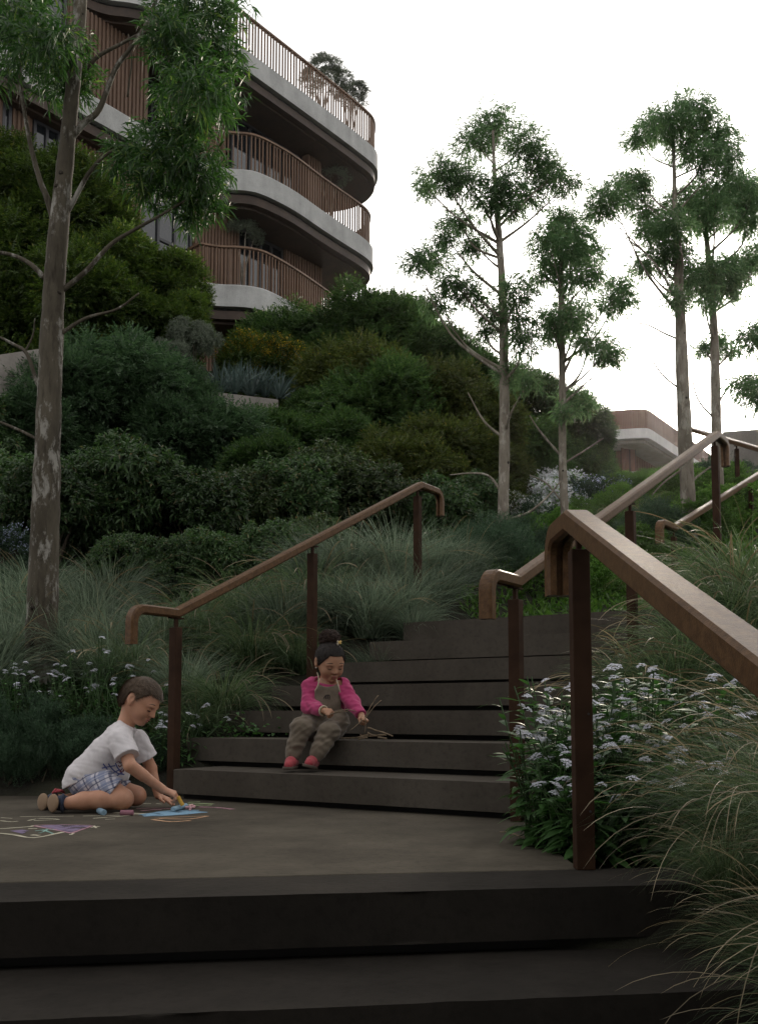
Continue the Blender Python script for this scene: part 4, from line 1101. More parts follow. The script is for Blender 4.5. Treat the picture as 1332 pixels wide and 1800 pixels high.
# =================================================================== BODIES: signed distance field -> one continuous mesh
class Vox:
    def __init__(s, lo, hi, h):
        s.h = h; s.lo = np.array(lo, float); s.n = np.ceil((np.array(hi) - s.lo) / h).astype(int) + 1
        s.F = np.full(s.n, 0.2, np.float32)
        s.ax = [(s.lo[i] + np.arange(s.n[i]) * h).astype(np.float32) for i in range(3)]
    def region(s, lo, hi, pad):
        a = np.clip(np.floor((np.array(lo) - pad - s.lo) / s.h).astype(int), 0, s.n); b = np.clip(np.ceil((np.array(hi) + pad - s.lo) / s.h).astype(int) + 1, 0, s.n)
        sl = tuple(slice(a[i], b[i]) for i in range(3))
        return sl, s.ax[0][sl[0]][:, None, None], s.ax[1][sl[1]][None, :, None], s.ax[2][sl[2]][None, None, :]
    def add(s, sl, v, k):
        f = s.F[sl]
        if k > 0:
            hh = np.maximum(k - np.abs(f - v), 0) / k; s.F[sl] = np.minimum(f, v) - hh * hh * k * .25
        else: s.F[sl] = np.minimum(f, v)
    def cut(s, sl, v, k=0.0):
        f = s.F[sl]; m = -v
        if k > 0:
            hh = np.maximum(k - np.abs(f - m), 0) / k; s.F[sl] = np.maximum(f, m) + hh * hh * k * .25
        else: s.F[sl] = np.maximum(f, m)
    def cap(s, a, b, ra, rb, k=.015):
        a = np.array(a, np.float32); b = np.array(b, np.float32); r = max(ra, rb)
        sl, x, y, z = s.region(np.minimum(a, b) - r, np.maximum(a, b) + r, k + .02)
        d = b - a; L2 = float(d @ d) + 1e-9
        t = np.clip(((x - a[0]) * d[0] + (y - a[1]) * d[1] + (z - a[2]) * d[2]) / L2, 0, 1)
        v = np.sqrt((x - a[0] - t * d[0]) ** 2 + (y - a[1] - t * d[1]) ** 2 + (z - a[2] - t * d[2]) ** 2) - (ra + (rb - ra) * t)
        s.add(sl, v, k)
    def chain(s, pts, rad, k=.015):
        for i in range(len(pts) - 1): s.cap(pts[i], pts[i + 1], rad[i], rad[i + 1], k)
    def _ell(s, c, R, r, pad):
        m = max(r); c = np.array(c, np.float32)
        sl, x, y, z = s.region(c - m, c + m, pad)
        R = np.array(R, np.float32); X, Y, Z = x - c[0], y - c[1], z - c[2]
        q = [(X * R[i][0] + Y * R[i][1] + Z * R[i][2]) for i in range(3)]
        k0 = np.sqrt(sum((q[i] / r[i]) ** 2 for i in range(3))); k1 = np.sqrt(sum((q[i] / r[i] ** 2) ** 2 for i in range(3))) + 1e-6
        return sl, k0 * (k0 - 1) / k1, q
    def ell(s, c, R, r, k=.015): sl, v, _ = s._ell(c, R, r, k + .02); s.add(sl, v, k)
    def ellcut(s, c, R, r, k=.01): sl, v, _ = s._ell(c, R, r, k + .02); s.cut(sl, v, k)
    def grids(s): return s.ax[0][:, None, None], s.ax[1][None, :, None], s.ax[2][None, None, :]
    def clip(s, expr):            # keep where expr <= 0
        s.F = np.maximum(s.F, expr).astype(np.float32)
    def wrinkle(s, amp, seed=0, f=60.0, dirs=None):
        x, y, z = s.grids(); r = np.random.default_rng(seed); w = 0
        for i in range(5):
            d = unit(r.normal(size=3)) if dirs is None else unit(np.array(dirs[i % len(dirs)]) + r.normal(0, .25, 3))
            e = unit(r.normal(size=3)); ff = f * r.uniform(.6, 1.5); ph = r.uniform(0, 6)
            w = w + np.sin(ff * (x * d[0] + y * d[1] + z * d[2]) + ph + 2.0 * np.sin(.45 * ff * (x * e[0] + y * e[1] + z * e[2]) + ph * 2))
        s.F = (s.F + amp * w / 2.2).astype(np.float32)
    def mesh(s, name, mat):
        F = s.F; S = F < 0
        c = [S[i:i + S.shape[0] - 1, j:j + S.shape[1] - 1, k:k + S.shape[2] - 1] for i in (0, 1) for j in (0, 1) for k in (0, 1)]
        allc = c[0].copy(); anyc = c[0].copy()
        for q in c[1:]: allc &= q; anyc |= q
        act = np.argwhere(anyc & ~allc); n = len(act)
        cs = np.array([(i, j, k) for i in (0, 1) for j in (0, 1) for k in (0, 1)])
        val = np.stack([F[act[:, 0] + o[0], act[:, 1] + o[1], act[:, 2] + o[2]] for o in cs], 1)
        acc = np.zeros((n, 3)); cnt = np.zeros(n)
        for a in range(8):
            for b in range(a + 1, 8):
                if np.abs(cs[a] - cs[b]).sum() != 1: continue
                m = (val[:, a] < 0) != (val[:, b] < 0); t = val[m, a] / (val[m, a] - val[m, b])
                acc[m] += cs[a] + t[:, None] * (cs[b] - cs[a]); cnt[m] += 1
        V = (act + acc / cnt[:, None]) * s.h + s.lo
        idx = -np.ones(anyc.shape, np.int64); idx[act[:, 0], act[:, 1], act[:, 2]] = np.arange(n)
        Q = []
        for ax in range(3):
            o1, o2 = [i for i in range(3) if i != ax]
            A = np.take(S, range(S.shape[ax] - 1), ax); B = np.take(S, range(1, S.shape[ax]), ax)
            e = np.argwhere(A != B)
            e = e[(e[:, o1] > 0) & (e[:, o2] > 0) & (e[:, o1] < S.shape[o1] - 1) & (e[:, o2] < S.shape[o2] - 1)]
            inside = S[e[:, 0], e[:, 1], e[:, 2]]
            def cell(d1, d2):
                q = e.copy(); q[:, o1] -= d1; q[:, o2] -= d2; return idx[q[:, 0], q[:, 1], q[:, 2]]
            f = np.stack([cell(1, 1), cell(0, 1), cell(0, 0), cell(1, 0)], 1)
            flip = inside if ax != 1 else ~inside
            f[~flip] = f[~flip][:, ::-1]; Q.append(f)
        return np_mesh(name, V, np.concatenate(Q), mat, True)

def basis(f, up):
    f = unit(np.array(f, float)); l = unit(np.cross(np.array(up, float), f)); u = np.cross(f, l)
    return np.stack([f, l, u])          # rows: forward, left, up
class Head:
    def __init__(s, c, f, up, S): s.c = np.array(c, float); s.R = basis(f, up); s.S = S
    def w(s, a, b, c): return s.c + (np.array([a, b, c]) * s.S) @ s.R
    def loc(s, x, y, z):
        X, Y, Z = x - s.c[0], y - s.c[1], z - s.c[2]
        return [(X * s.R[i][0] + Y * s.R[i][1] + Z * s.R[i][2]) / s.S for i in range(3)]
    def build(s, V):
        S, R, w = s.S, s.R, s.w
        def e(c, r, k=.015): V.ell(w(*c), R, [q * S for q in r], k * S)
        e((0, 0, 0), (.090, .074, .084)); e((.026, 0, -.046), (.060, .057, .066), .03)
        e((.062, 0, -.098), (.018, .022, .015), .03)
        for q in (1, -1):
            e((.050, .033 * q, -.056), (.026, .025, .026), .02); e((.074, .026 * q, -.010), (.012, .022, .009), .015)
        for q in (1, -1): V.ellcut(w(.096, .031 * q, -.026), R, [.018 * S, .017 * S, .011 * S], .012 * S)
        for q in (1, -1): e((.0715, .030 * q, -.027), (.0125, .0145, .0115), .003)
        V.cap(w(.080, 0, -.014), w(.0985, 0, -.046), .0065 * S, .0088 * S, .014 * S)
        for q in (1, -1): e((.0895, .0095 * q, -.050), (.0075, .0065, .0055), .006)
        e((.0835, 0, -.0725), (.0085, .019, .0050), .006); e((.0800, 0, -.0825), (.0085, .0165, .0058), .006)
        V.ellcut(w(.0925, 0, -.0772), R, [.009 * S, .017 * S, .0016 * S], .003 * S)
        V.ellcut(w(.088, 0, -.092), R, [.010 * S, .014 * S, .004 * S], .006 * S)
        for q in (1, -1):
            e((-.006, .0765 * q, -.020), (.019, .0085, .027), .006); e((.000, .074 * q, -.045), (.009, .007, .011), .006)
            V.ellcut(w(.001, .0875 * q, -.018), R, [.010 * S, .008 * S, .015 * S], .005 * S)
    def features(s, par, brow, lash, lip):
        S = s.S
        for q in (1, -1):
            bm = bmesh.new(); pts = [s.w(.0855 - .013 * abs(t) ** 2 - .002 * t, (.030 + .0165 * t) * q, -.0305 - .0035 * (1 - t * t) + .002) for t in np.linspace(-1, 1, 9)]
            tube(bm, pts, [.0006 * S + .0013 * S * (1 - t * t) for t in np.linspace(-1, 1, 9)], 6); obj('eyelash', bm, lash, par, True)
            bm = bmesh.new(); pts = [s.w(.0885 - .017 * ((t + 1) / 2) ** 2, (.031 + .021 * t) * q, -.0015 + .0045 * (1 - t * t) - .002 * t) for t in np.linspace(-1, 1, 9)]
            tube(bm, pts, [.0006 * S + .0018 * S * (1 - t * t) for t in np.linspace(-1, 1, 9)], 6); obj('eyebrow', bm, brow, par, True)
        V = Vox(s.w(.085, 0, -.078) - .03, s.w(.085, 0, -.078) + .03, .0012)
        for c, r in (((.0845, 0, -.0722), (.0082, .0165, .0040)), ((.0812, 0, -.0825), (.0082, .0145, .0050))): V.ell(s.w(*c), s.R, [q * S for q in r], .001)
        link('lips', V.mesh('lips', lip), par)
        V = Vox(s.w(.0925, 0, -.0772) - .03, s.w(.0925, 0, -.0772) + .03, .0012)
    def hair(s, V, off, line_f, line_u, temple=0.0):
        S = s.S
        V.ell(s.w(-.002, 0, .001), s.R, [(.090 + off) * S, (.074 + off) * S, (.084 + off) * S], .001)
        V.ell(s.w(-.018, 0, -.030), s.R, [(.068 + off) * S, (.062 + off) * S, (.060 + off) * S], .012)
        f, l, u = s.loc(*V.grids())
        ln = np.interp(f + .10 * np.abs(l) * 2.0, line_f, line_u) - temple * np.clip((np.abs(l) - .036) / .03, 0, 1) * (f > -.02)
        V.clip(((ln - u) * .75 * S).astype(np.float32))
def strands(mesh_o, n, L, w, dirf, seed, mat, lift=.25):
    """short hair strands standing on a hair mesh"""
    rng = np.random.default_rng(seed); m = len(mesh_o.vertices)
    co = np.empty(m * 3, np.float32); mesh_o.vertices.foreach_get('co', co); no = np.empty(m * 3, np.float32); mesh_o.vertices.foreach_get('normal', no)
    co = co.reshape(-1, 3); no = no.reshape(-1, 3); i = rng.integers(0, m, n)
    c, nn = co[i].astype(float), no[i].astype(float)
    d = dirf(c) + rng.normal(0, .25, c.shape); d = unit(d - nn * np.sum(d * nn, 1, keepdims=True)); d = unit(d + nn * lift)
    V, Q = leaf_strips(c - nn * .001, d, np.cross(d, nn) + nn, rng.uniform(.6, 1.2, n) * L, w, .1, 3)
    return np_mesh('hair_strand', V, Q, mat)

def hand(V, wrist, d, n, th, S=1.0, curls=(.5, .55, .6, .7), thumb=(.6, .5), spread=.10):
    """d: towards the fingers, n: out of the back of the hand, th: towards the thumb"""
    wrist = np.array(wrist, float); d = unit(np.array(d, float)); n = np.array(n, float); n = unit(n - d * (n @ d)); t = np.cross(d, n)
    if t @ np.array(th) < 0: t = -t
    pl = .052 * S
    for o in (-.016, -.005, .006, .017):
        V.cap(wrist + d * .004 * S, wrist + d * pl + t * o * S, .0125 * S, .0095 * S, .006)
    lens = (.044, .050, .046, .036); rad = (.0068, .007, .0067, .006); offs = (.0195, .0068, -.0062, -.018)
    tips = []
    for L, r, o, c, j in zip(lens, rad, offs, curls, range(4)):
        p = wrist + d * (pl - .004) * S + t * o * S; a = 0; fd = unit(d + t * o / .02 * spread)
        for q, fr in enumerate((.45, .31, .24)):
            a += c * (1.0, 1.15, .9)[q]; e = p + (fd * math.cos(a) - n * math.sin(a)) * L * fr * S
            V.cap(p, e, r * S * (1 - .08 * q), r * S * (.92 - .08 * q), .003); p = e
        tips.append(p)
    p = wrist + d * .014 * S + t * .017 * S; dirs = unit(d * .75 + t * .75 - n * thumb[0]); e = p + dirs * .026 * S
    V.cap(wrist + d * .010 * S + t * .006 * S, p, .011 * S, .0088 * S, .006); V.cap(p, e, .0085 * S, .0075 * S, .005)
    e2 = e + unit(d * .9 + t * (.3 - thumb[1]) - n * thumb[0]) * .022 * S; V.cap(e, e2, .0075 * S, .0062 * S, .003)
    return tips, e2
def skin(name, c0, c1):
    m, t, b = nt(name); col, n = noise_col(t, c0, c1, 18, lo=.3, hi=.7); t.links.new(col, b.inputs['Base Color'])
    b.inputs['Roughness'].default_value = .5; b.inputs['Specular IOR Level'].default_value = .35
    b.inputs['Subsurface Weight'].default_value = .12; b.inputs['Subsurface Radius'].default_value = (.012, .004, .002); b.inputs['Subsurface Scale'].default_value = .6
    return m
def cloth(name, c0, c1, scale=25, rough=.9, weave=700):
    m, t, b = nt(name); col, n = noise_col(t, c0, c1, scale, lo=.3, hi=.7); t.links.new(col, b.inputs['Base Color'])
    b.inputs['Roughness'].default_value = rough; b.inputs['Specular IOR Level'].default_value = .15; b.inputs['Sheen Weight'].default_value = .15
    _, n2 = noise_col(t, c0, c1, weave, detail=2); bump(t, b, n2.outputs['Fac'], .25, .001)
    return m
M_SKIN_B = skin('fair_skin', (.43, .215, .135), (.54, .285, .185)); M_SKIN_G = skin('tan_skin', (.34, .175, .105), (.43, .235, .148))
M_TEE = cloth('white_cotton', (.58, .55, .56), (.68, .64, .65)); M_PINK = cloth('pink_cotton', (.33, .036, .112), (.42, .058, .155))
M_TAUPE = cloth('taupe_cotton', (.115, .092, .068), (.165, .133, .100)); M_CORD = cloth('cream_cord', (.40, .33, .24), (.5, .42, .31))
M_HAIR_B = mat_noise('brown_hair', (.075, .050, .033), (.15, .105, .072), 60, .5, .4, .002); M_HAIR_G = mat_noise('black_hair', (.007, .005, .004), (.018, .012, .009), 50, .55, .4, .002, spec=.22)
M_CURL = mat_noise('dark_curls', (.030, .016, .012), (.060, .034, .024), 60, .5, 0)
M_LASH = mat_flat('dark_lash', (.012, .008, .006), .6); M_LIP_B = mat_flat('lip_pink', (.36, .13, .11), .45); M_LIP_G = mat_flat('lip_rose', (.30, .09, .08), .45)
M_SHOE = cloth('pink_shoe', (.30, .040, .052), (.38, .062, .075), rough=.6); M_SOLE = mat_flat('tan_sole', (.24, .16, .10), .8); M_SOLE2 = mat_flat('grey_rubber_sole', (.10, .075, .06), .8)
M_NAVY = cloth('navy_strap', (.018, .024, .045), (.035, .045, .075)); M_SILVER = mat_flat('silver_trim', (.55, .54, .52), .35, .6); M_GOLD = mat_flat('gold_bead', (.62, .42, .15), .3, .5, .7)
def plaid():
    m, t, b = nt('plaid_cotton'); tc = node(t, 'ShaderNodeTexCoord'); mp = node(t, 'ShaderNodeMapping'); mp.inputs['Rotation'].default_value = (.3, .5, .4)
    t.links.new(tc.outputs['Object'], mp.inputs[0]); sx = node(t, 'ShaderNodeSeparateXYZ'); t.links.new(mp.outputs[0], sx.inputs[0])
    col = None
    def stripe(ax, freq, ph, wid):
        m1 = node(t, 'ShaderNodeMath', operation='MULTIPLY_ADD'); m1.inputs[1].default_value = freq; m1.inputs[2].default_value = ph; t.links.new(sx.outputs[ax], m1.inputs[0])
        m2 = node(t, 'ShaderNodeMath', operation='FRACT'); t.links.new(m1.outputs[0], m2.inputs[0])
        m3 = node(t, 'ShaderNodeMath', operation='LESS_THAN'); m3.inputs[1].default_value = wid; t.links.new(m2.outputs[0], m3.inputs[0]); 
        m4 = node(t, 'ShaderNodeMath', operation='MULTIPLY'); m4.inputs[1].default_value = .72; t.links.new(m3.outputs[0], m4.inputs[0]); return m4.outputs[0]
    c = mixc(t, (.52, .50, .55), (.20, .23, .34), stripe(0, 17, 0, .45)); c = mixc(t, c, (.16, .19, .30), stripe(2, 17, .2, .4))
    c = mixc(t, c, (.035, .045, .11), stripe(0, 17, .3, .13)); c = mixc(t, c, (.035, .045, .11), stripe(2, 17, .55, .13)); c = mixc(t, c, (.6, .58, .6), stripe(2, 34, .1, .07))
    t.links.new(c, b.inputs['Base Color']); b.inputs['Roughness'].default_value = .9
    return m
M_PLAID = plaid()
from mathutils.bvhtree import BVHTree
def bvh_of(me): return BVHTree.FromPolygons([v.co for v in me.vertices], [p.vertices[:] for p in me.polygons])
def stroke(bm, bvh, pts, w, off=.0015):
    """painted line lying on a surface, found by looking along the view at the photograph's pixels"""
    o = Vector((0, 0, EYE)); P3 = []
    for px, py in spline([(a, b, 0) for a, b in pts], 5) if False else [tuple(q[:2]) for q in spline([(a, b, 0.0) for a, b in pts], 5)]:
        d = Vector(ray(px, py)).normalized(); h, n, _, _ = bvh.ray_cast(o, d)
        if h is not None: P3.append((h + n * off, n))
    vs_ = []
    for i, (p, n) in enumerate(P3):
        t = (P3[min(i + 1, len(P3) - 1)][0] - P3[max(i - 1, 0)][0])
        if t.length < 1e-6: continue
        sd = t.cross(n).normalized() * w * .5; vs_.append((bm.verts.new(p + sd), bm.verts.new(p - sd)))
    for a, b in zip(vs_, vs_[1:]): bm.faces.new((a[0], a[1], b[1], b[0]))

# =================================================================== BOY
def B(cx, cy, dd=0.0): return np.array(P(50 + cx / 4.44, 1170 + cy / 4.44, 4.88 + dd))
def build_boy():
    boy = empty('person', (0, 0, 0), 0, 'boy in white t-shirt and plaid shorts kneeling on the landing drawing with yellow chalk', 'person')
    lo, hi = np.array([-1.75, 4.50, -.02]), np.array([-.82, 5.22, .70])
    head = Head(B(884, 245, 0), (.84, -.20, -.50), (.50, 0, .86), 1.06)
    V = Vox(lo, hi, .0037); head.build(V)
    V.chain([B(690, 560, .0), B(760, 460, .0), head.w(-.022, 0, -.05)], [.048, .038, .043], .02)
    for q in (-.042, .042): V.chain([B(430, 885, q), B(570, 730, q), B(700, 570, q)], [.062, .060, .054], .03)
    V.cap(B(420, 900, -.05), B(420, 900, .05), .066, .066, .03)
    sh, el, wr = B(720, 570, -.105), B(795, 782, -.165), B(1050, 968, -.07); V.chain([sh, el, wr], [.036, .0290, .0215], .012); V.cap(el, el * .6 + wr * .4, .028, .027, .01)
    sh2, el2, wr2 = B(850, 575, .085), B(960, 800, .13), B(1015, 1015, .11); V.chain([sh2, el2, wr2], [.036, .027, .0195], .012)
    ch0, ch1 = B(1168, 1022, -.06), B(1206, 1092, -.06)
    hand(V, wr, B(1150, 1000, -.06) - B(1045, 960, -.07), (.35, -.25, .9), (.1, .9, .1), .1 + 1, (.75, .7, .75, .85), (.7, .6))
    hand(V, wr2, B(1110, 1060, .10) - B(1015, 1020, .11), (.1, -.1, 1), (.2, -1, 0), .98, (.12, .1, .12, .15), (.15, .1))
    V.chain([B(440, 905, -.06), B(600, 945, -.10), B(735, 1030, -.13)], [.060, .054, .047], .02)
    V.chain([B(745, 1045, -.13), B(560, 1046, -.16), B(430, 1054, -.17), B(295, 1076, -.17)], [.047, .044, .040, .027], .015)
    V.chain([B(450, 900, .06), B(660, 955, .10), B(842, 1012, .09)], [.060, .054, .046], .02)
    V.chain([B(845, 1020, .09), B(640, 1040, .08), B(340, 1056, .04), B(220, 1056, .03)], [.046, .046, .034, .03], .015)
    link('body', V.mesh('body', M_SKIN_B), boy)
    head.features(boy, M_HAIR_B, M_LASH, M_LIP_B)
    # hair
    Hh = Vox(head.c - .13, head.c + .13, .003); head.hair(Hh, .0075, [-.10, -.06, -.030, -.010, .016, .034, .048, .066, .10], [-.080, -.078, -.060, .004, .006, -.012, .010, .040, .038])
    me = Hh.mesh('hair', M_HAIR_B); link('hair', me, boy)
    cr = head.w(-.05, 0, .08); fw = np.array(head.R[0])
    sm = strands(me, 12000, .020, .0009, lambda c: unit(c - cr) * .7 + fw * .6 + head.R[2] * -.1, 5, mat_leaf('brown_hair_strand', (.055, .036, .024), (.20, .14, .095), 0.0, 0.3), .38); o = link('hair_strand', sm, boy); o['kind'] = 'stuff'
    # t-shirt
    T = Vox(lo, hi, .0042)
    for q in (-.046, .046): T.chain([B(405, 935, q), B(425, 880, q), B(515, 790, q), B(600, 690, q), B(705, 556, q)], [.080, .080, .078, .072, .066], .03)
    T.chain([B(695, 560, -.0), B(782, 462, 0)], [.056, .048], .03)
    T.chain([B(640, 710, .0), B(690, 790, -.01), B(690, 850, -.02)], [.066, .066, .056], .04)
    T.chain([sh, B(772, 715, -.15)], [.056, .060], .03); T.chain([sh2, B(925, 730, .12)], [.052, .056], .03)
    d1 = unit(el - sh); d2 = unit(el2 - sh2); x, y, z = T.grids()
    def plane(p, d): return (x - p[0]) * d[0] + (y - p[1]) * d[1] + (z - p[2]) * d[2]
    pa, pb = B(770, 712, -.15), B(925, 722, .12)
    T.wrinkle(.0011, 8, 150, [(.8, 0, .5), (.3, .2, .9)]); T.wrinkle(.0026, 3, 55, [(.8, 0, .5), (.3, .2, .9), (1, .1, -.4)])
    T.clip(np.where(plane(pa - d1 * .09, d1) > 0, np.where(np.sqrt((x - pa[0]) ** 2 + (y - pa[1]) ** 2 + (z - pa[2]) ** 2) < .11, plane(pa, d1), -1), -1))
    T.clip(np.where(np.sqrt((x - pb[0]) ** 2 + (y - pb[1]) ** 2 + (z - pb[2]) ** 2) < .10, plane(pb, d2), -1))
    a, b, c = B(300, 962, 0), B(560, 850, 0), B(740, 895, 0)
    T.clip((np.interp(x, [a[0], b[0], b[0] + .01, c[0]], [a[2], b[2], b[2] - .06, c[2]]) - z) * .8)
    nk = B(776, 452, 0); nd = unit(B(800, 420, 0) - B(720, 540, 0)); T.clip(np.where(np.sqrt((x - nk[0]) ** 2 + (y - nk[1]) ** 2 + (z - nk[2]) ** 2) < .085, plane(nk, nd), -1))
    tee = T.mesh('t_shirt', M_TEE); to = link('t_shirt', tee, boy); bv = bvh_of(tee)
    bm = bmesh.new(); q = lambda pts: [(50 + a / 4.44, 1170 + b / 4.44) for a, b in pts]
    for pts in ([(690, 755), (705, 745), (720, 760), (735, 750), (745, 765)], [(700, 775), (715, 790), (730, 775), (745, 790)], [(735, 800), (725, 815), (715, 830), (735, 825), (748, 800), (742, 830)], [(750, 785), (757, 815), (766, 790), (768, 820)]): stroke(bm, bv, q(pts), .0042)
    sub(obj('script_print', bm, mat_flat('dark_red_print', (.14, .012, .03), .8)), to)
    bm = bmesh.new()
    for pts in ([(585, 765), (610, 800), (650, 850), (700, 890)], [(625, 765), (660, 810), (700, 840), (750, 850)], [(575, 800), (620, 790), (680, 780)], [(600, 840), (660, 835), (720, 810)], [(640, 880), (690, 860), (735, 830)], [(680, 760), (700, 800), (735, 845)]): stroke(bm, bv, q(pts), .006, .001)
    sub(obj('check_print', bm, mat_flat('blue_print', (.10, .12, .30), .85)), to)
    # shorts
    Sx = Vox(lo, hi, .0042); Sx.cap(B(415, 905, -.05), B(425, 910, .05), .062, .062, .03)
    Sx.chain([B(440, 900, -.06), B(600, 938, -.10), B(740, 1005, -.13)], [.074, .068, .062], .03); Sx.chain([B(450, 890, .06), B(660, 950, .10), B(760, 985, .10)], [.070, .064, .058], .03)
    x, y, z = Sx.grids(); Sx.wrinkle(.0035, 9, 60, [(.5, 0, .9), (.9, .2, .2)])
    d3 = unit(B(740, 1010, -.12) - B(560, 900, -.12)); p3 = B(690, 960, -.12); Sx.clip((x - p3[0]) * d3[0] + (z - p3[2]) * d3[2]); Sx.clip(B(300, 1000, 0)[2] - .045 - z)
    link('shorts', Sx.mesh('shorts', M_PLAID), boy)
    # sandals
    for k, (an, c, tag_) in enumerate(((B(290, 1074, -.17), B(205, 1074, -.18), 0), (B(225, 1056, .03), B(125, 1066, -.02), 1))):
        Z = Vox(c - .12, c + .14, .0028); n = unit(np.array([-.72, -.66, .10])); R = basis(n, (0, 0, 1))
        Z.ell(c + n * .006, R, [.013, .050, .043], .004); Z.ell(c + n * .006 - np.array([.012, -.03, 0]), R, [.012, .052, .040], .004); s_ = link('sandal', Z.mesh('sandal', M_SOLE), boy)
        Z = Vox(c - .12, c + .14, .003); Z.chain([c - n * .030, an * .6 + c * .4 - n * .014], [.034, .034], .02); Z.ell(c - n * .026 + np.array([0, .03, .004]), R, [.026, .045, .034], .02)
        link('foot_strap', Z.mesh('foot_strap', M_NAVY), s_)
        bm = bmesh.new(); ax = unit(an - c); u, v = frame_of(ax); cc = Vector(an * .78 + c * .22)
        tube(bm, [cc + (u * math.cos(t) + v * math.sin(t)) * .040 for t in np.linspace(0, 2 * math.pi, 20)], .006, 6, False); obj('ankle_strap', bm, M_NAVY, s_, True)
        if k: 
            bm = bmesh.new()
            for t in range(3): tube(bm, [B(190 + 22 * t, 1000 - 8 * t, -.01), B(215 + 22 * t, 968 + 4 * t, .0), B(250 + 15 * t, 975 + 8 * t, .02)], .007, 6)
            obj('toe_strap', bm, M_SHOE, s_, True)
    return ch0, ch1
CH0, CH1 = build_boy()

# =================================================================== GIRL
def GC(cx, cy, dd=0.0): return np.array(P(480 + cx / 6.055, 1100 + cy / 6.055, 5.45 + dd))
def build_girl():
    girl = empty('person', (0, 0, 0), 0, 'girl with curly top bun, pink shirt and taupe overalls seated on a step holding twigs', 'person')
    lo, hi = np.array([-.66, 5.0, .13]), np.array([.06, 5.75, .98])
    head = Head(GC(608, 345, -.03), (.40, -.80, -.40), (.14, -.36, .92), 1.0)
    V = Vox(lo, hi, .0034); head.build(V)
    V.chain([GC(570, 680, .02), GC(580, 600, .01), head.w(-.022, 0, -.05)], [.045, .034, .040], .02)
    for q in (-55, 55): V.chain([GC(545 + q, 1060, .05), GC(555 + q, 850, .03), GC(565 + q * 1.1, 680, .02)], [.068, .062, .055], .03)
    s1, e1, w1 = GC(395, 640, .01), GC(385, 850, -.04), GC(535, 905, -.16); s2, e2, w2 = GC(725, 640, .01), GC(835, 805, -.05), GC(938, 955, -.14)
    V.chain([s1, e1, w1], [.032, .027, .0185], .012); V.chain([s2, e2, w2], [.032, .027, .0185], .012)
    hand(V, w1, GC(620, 935, -.19) - GC(535, 905, -.16), (-.1, -.75, .55), (.2, -.2, .9), .86, (.8, .8, .85, .9), (.6, .5))
    hand(V, w2, GC(985, 1010, -.17) - GC(938, 955, -.14), (.45, -.2, .75), (-.3, -.9, .1), .86, (.9, .85, .8, .8), (.6, .5))
    hipL, hipR = GC(480, 1085, .05), GC(610, 1085, .05); kL, kR = GC(300, 1090, -.16), GC(600, 1125, -.15); aL, aR = GC(212, 1375, -.17), GC(462, 1370, -.19)
    V.chain([hipL, kL, aL], [.055, .038, .024], .02); V.chain([hipR, kR, aR], [.055, .038, .024], .02)
    link('body', V.mesh('body', M_SKIN_G), girl); head.features(girl, M_HAIR_G, M_LASH, M_LIP_G)
    # hair, bun
    Hh = Vox(head.c - .13, head.c + .14, .003); head.hair(Hh, .0055, [-.10, -.05, -.020, .000, .020, .040, .056, .072, .10], [-.066, -.062, -.046, .004, .004, .004, .026, .040, .040], .040)
    me = Hh.mesh('hair', M_HAIR_G); ho = link('hair', me, girl); bc = np.array(GC(600, 138, -.01))
    sm = strands(me, 5000, .030, .0010, lambda c: unit(bc - c), 6, mat_leaf('black_hair_strand', (.006, .004, .003), (.030, .020, .015), 0.0, 0.3), .05); o = link('hair_strand', sm, girl); o['kind'] = 'stuff'
    Z = Vox(bc - .09, bc + .09, .004); Z.ell(bc, np.eye(3), [.044, .042, .036], .01); Z.cap(bc - np.array([0, 0, .02]), bc - np.array([-.004, 0, .055]), .036, .04, .02); link('bun', Z.mesh('bun', M_CURL), ho)
    bm = bmesh.new(); rr = random.Random(4)
    for k in range(520):
        d = Vector(unit(np.array([rr.gauss(0, 1), rr.gauss(0, 1), rr.gauss(0.1, .9)]))); c = Vector(bc) + Vector((d.x * .050, d.y * .048, d.z * .042)) * rr.uniform(.92, 1.12); u, v = frame_of(d); r = rr.uniform(.004, .009); ph = rr.uniform(0, 6)
        tube(bm, [c + (u * math.cos(ph + t * 2.1) + v * math.sin(ph + t * 2.1)) * r + d * (.0028 * t - .004) for t in range(6)], .0013, 4, False)
    o = sub(obj('curl', bm, M_CURL), ho); o['kind'] = 'stuff'
    bm = bmesh.new(); tc = Vector(GC(628, 205, -.035))
    tube(bm, [tc + Vector((math.cos(t) * .040, math.sin(t) * .036, .006 * math.cos(t))) for t in np.linspace(0, 6.283, 20)], .006, 6, False)
    tie = obj('hair_tie', bm, M_HAIR_G, girl, True)
    for k in range(7):
        bm = bmesh.new(); bmesh.ops.create_icosphere(bm, subdivisions=2, radius=.0058, matrix=Matrix.Translation(Vector(GC(690 + 14 * (k % 3), 168 + 16 * (k // 3) + 5 * (k % 2), -.075)))); obj('bead', bm, M_GOLD if k % 3 else M_CORD, tie, True)
    # shirt
    T = Vox(lo, hi, .0039)
    for q in (-52, 52): T.chain([GC(550 + q, 960, .04), GC(555 + q, 850, .03), GC(565 + q, 690, .02)], [.072, .074, .064], .03)
    T.cap(GC(420, 640, .015), GC(710, 640, .015), .044, .044, .03); T.chain([GC(575, 680, .015), GC(580, 610, .008)], [.055, .044], .03)
    T.chain([s1, e1, w1], [.045, .042, .029], .02); T.chain([s2, e2, w2], [.045, .042, .029], .02); T.wrinkle(.0022, 15, 130, [(.4, .1, .9), (.8, 0, .5)]); T.wrinkle(.0030, 12, 70, [(.2, .1, .9), (.9, 0, .4)])
    x, y, z = T.grids()
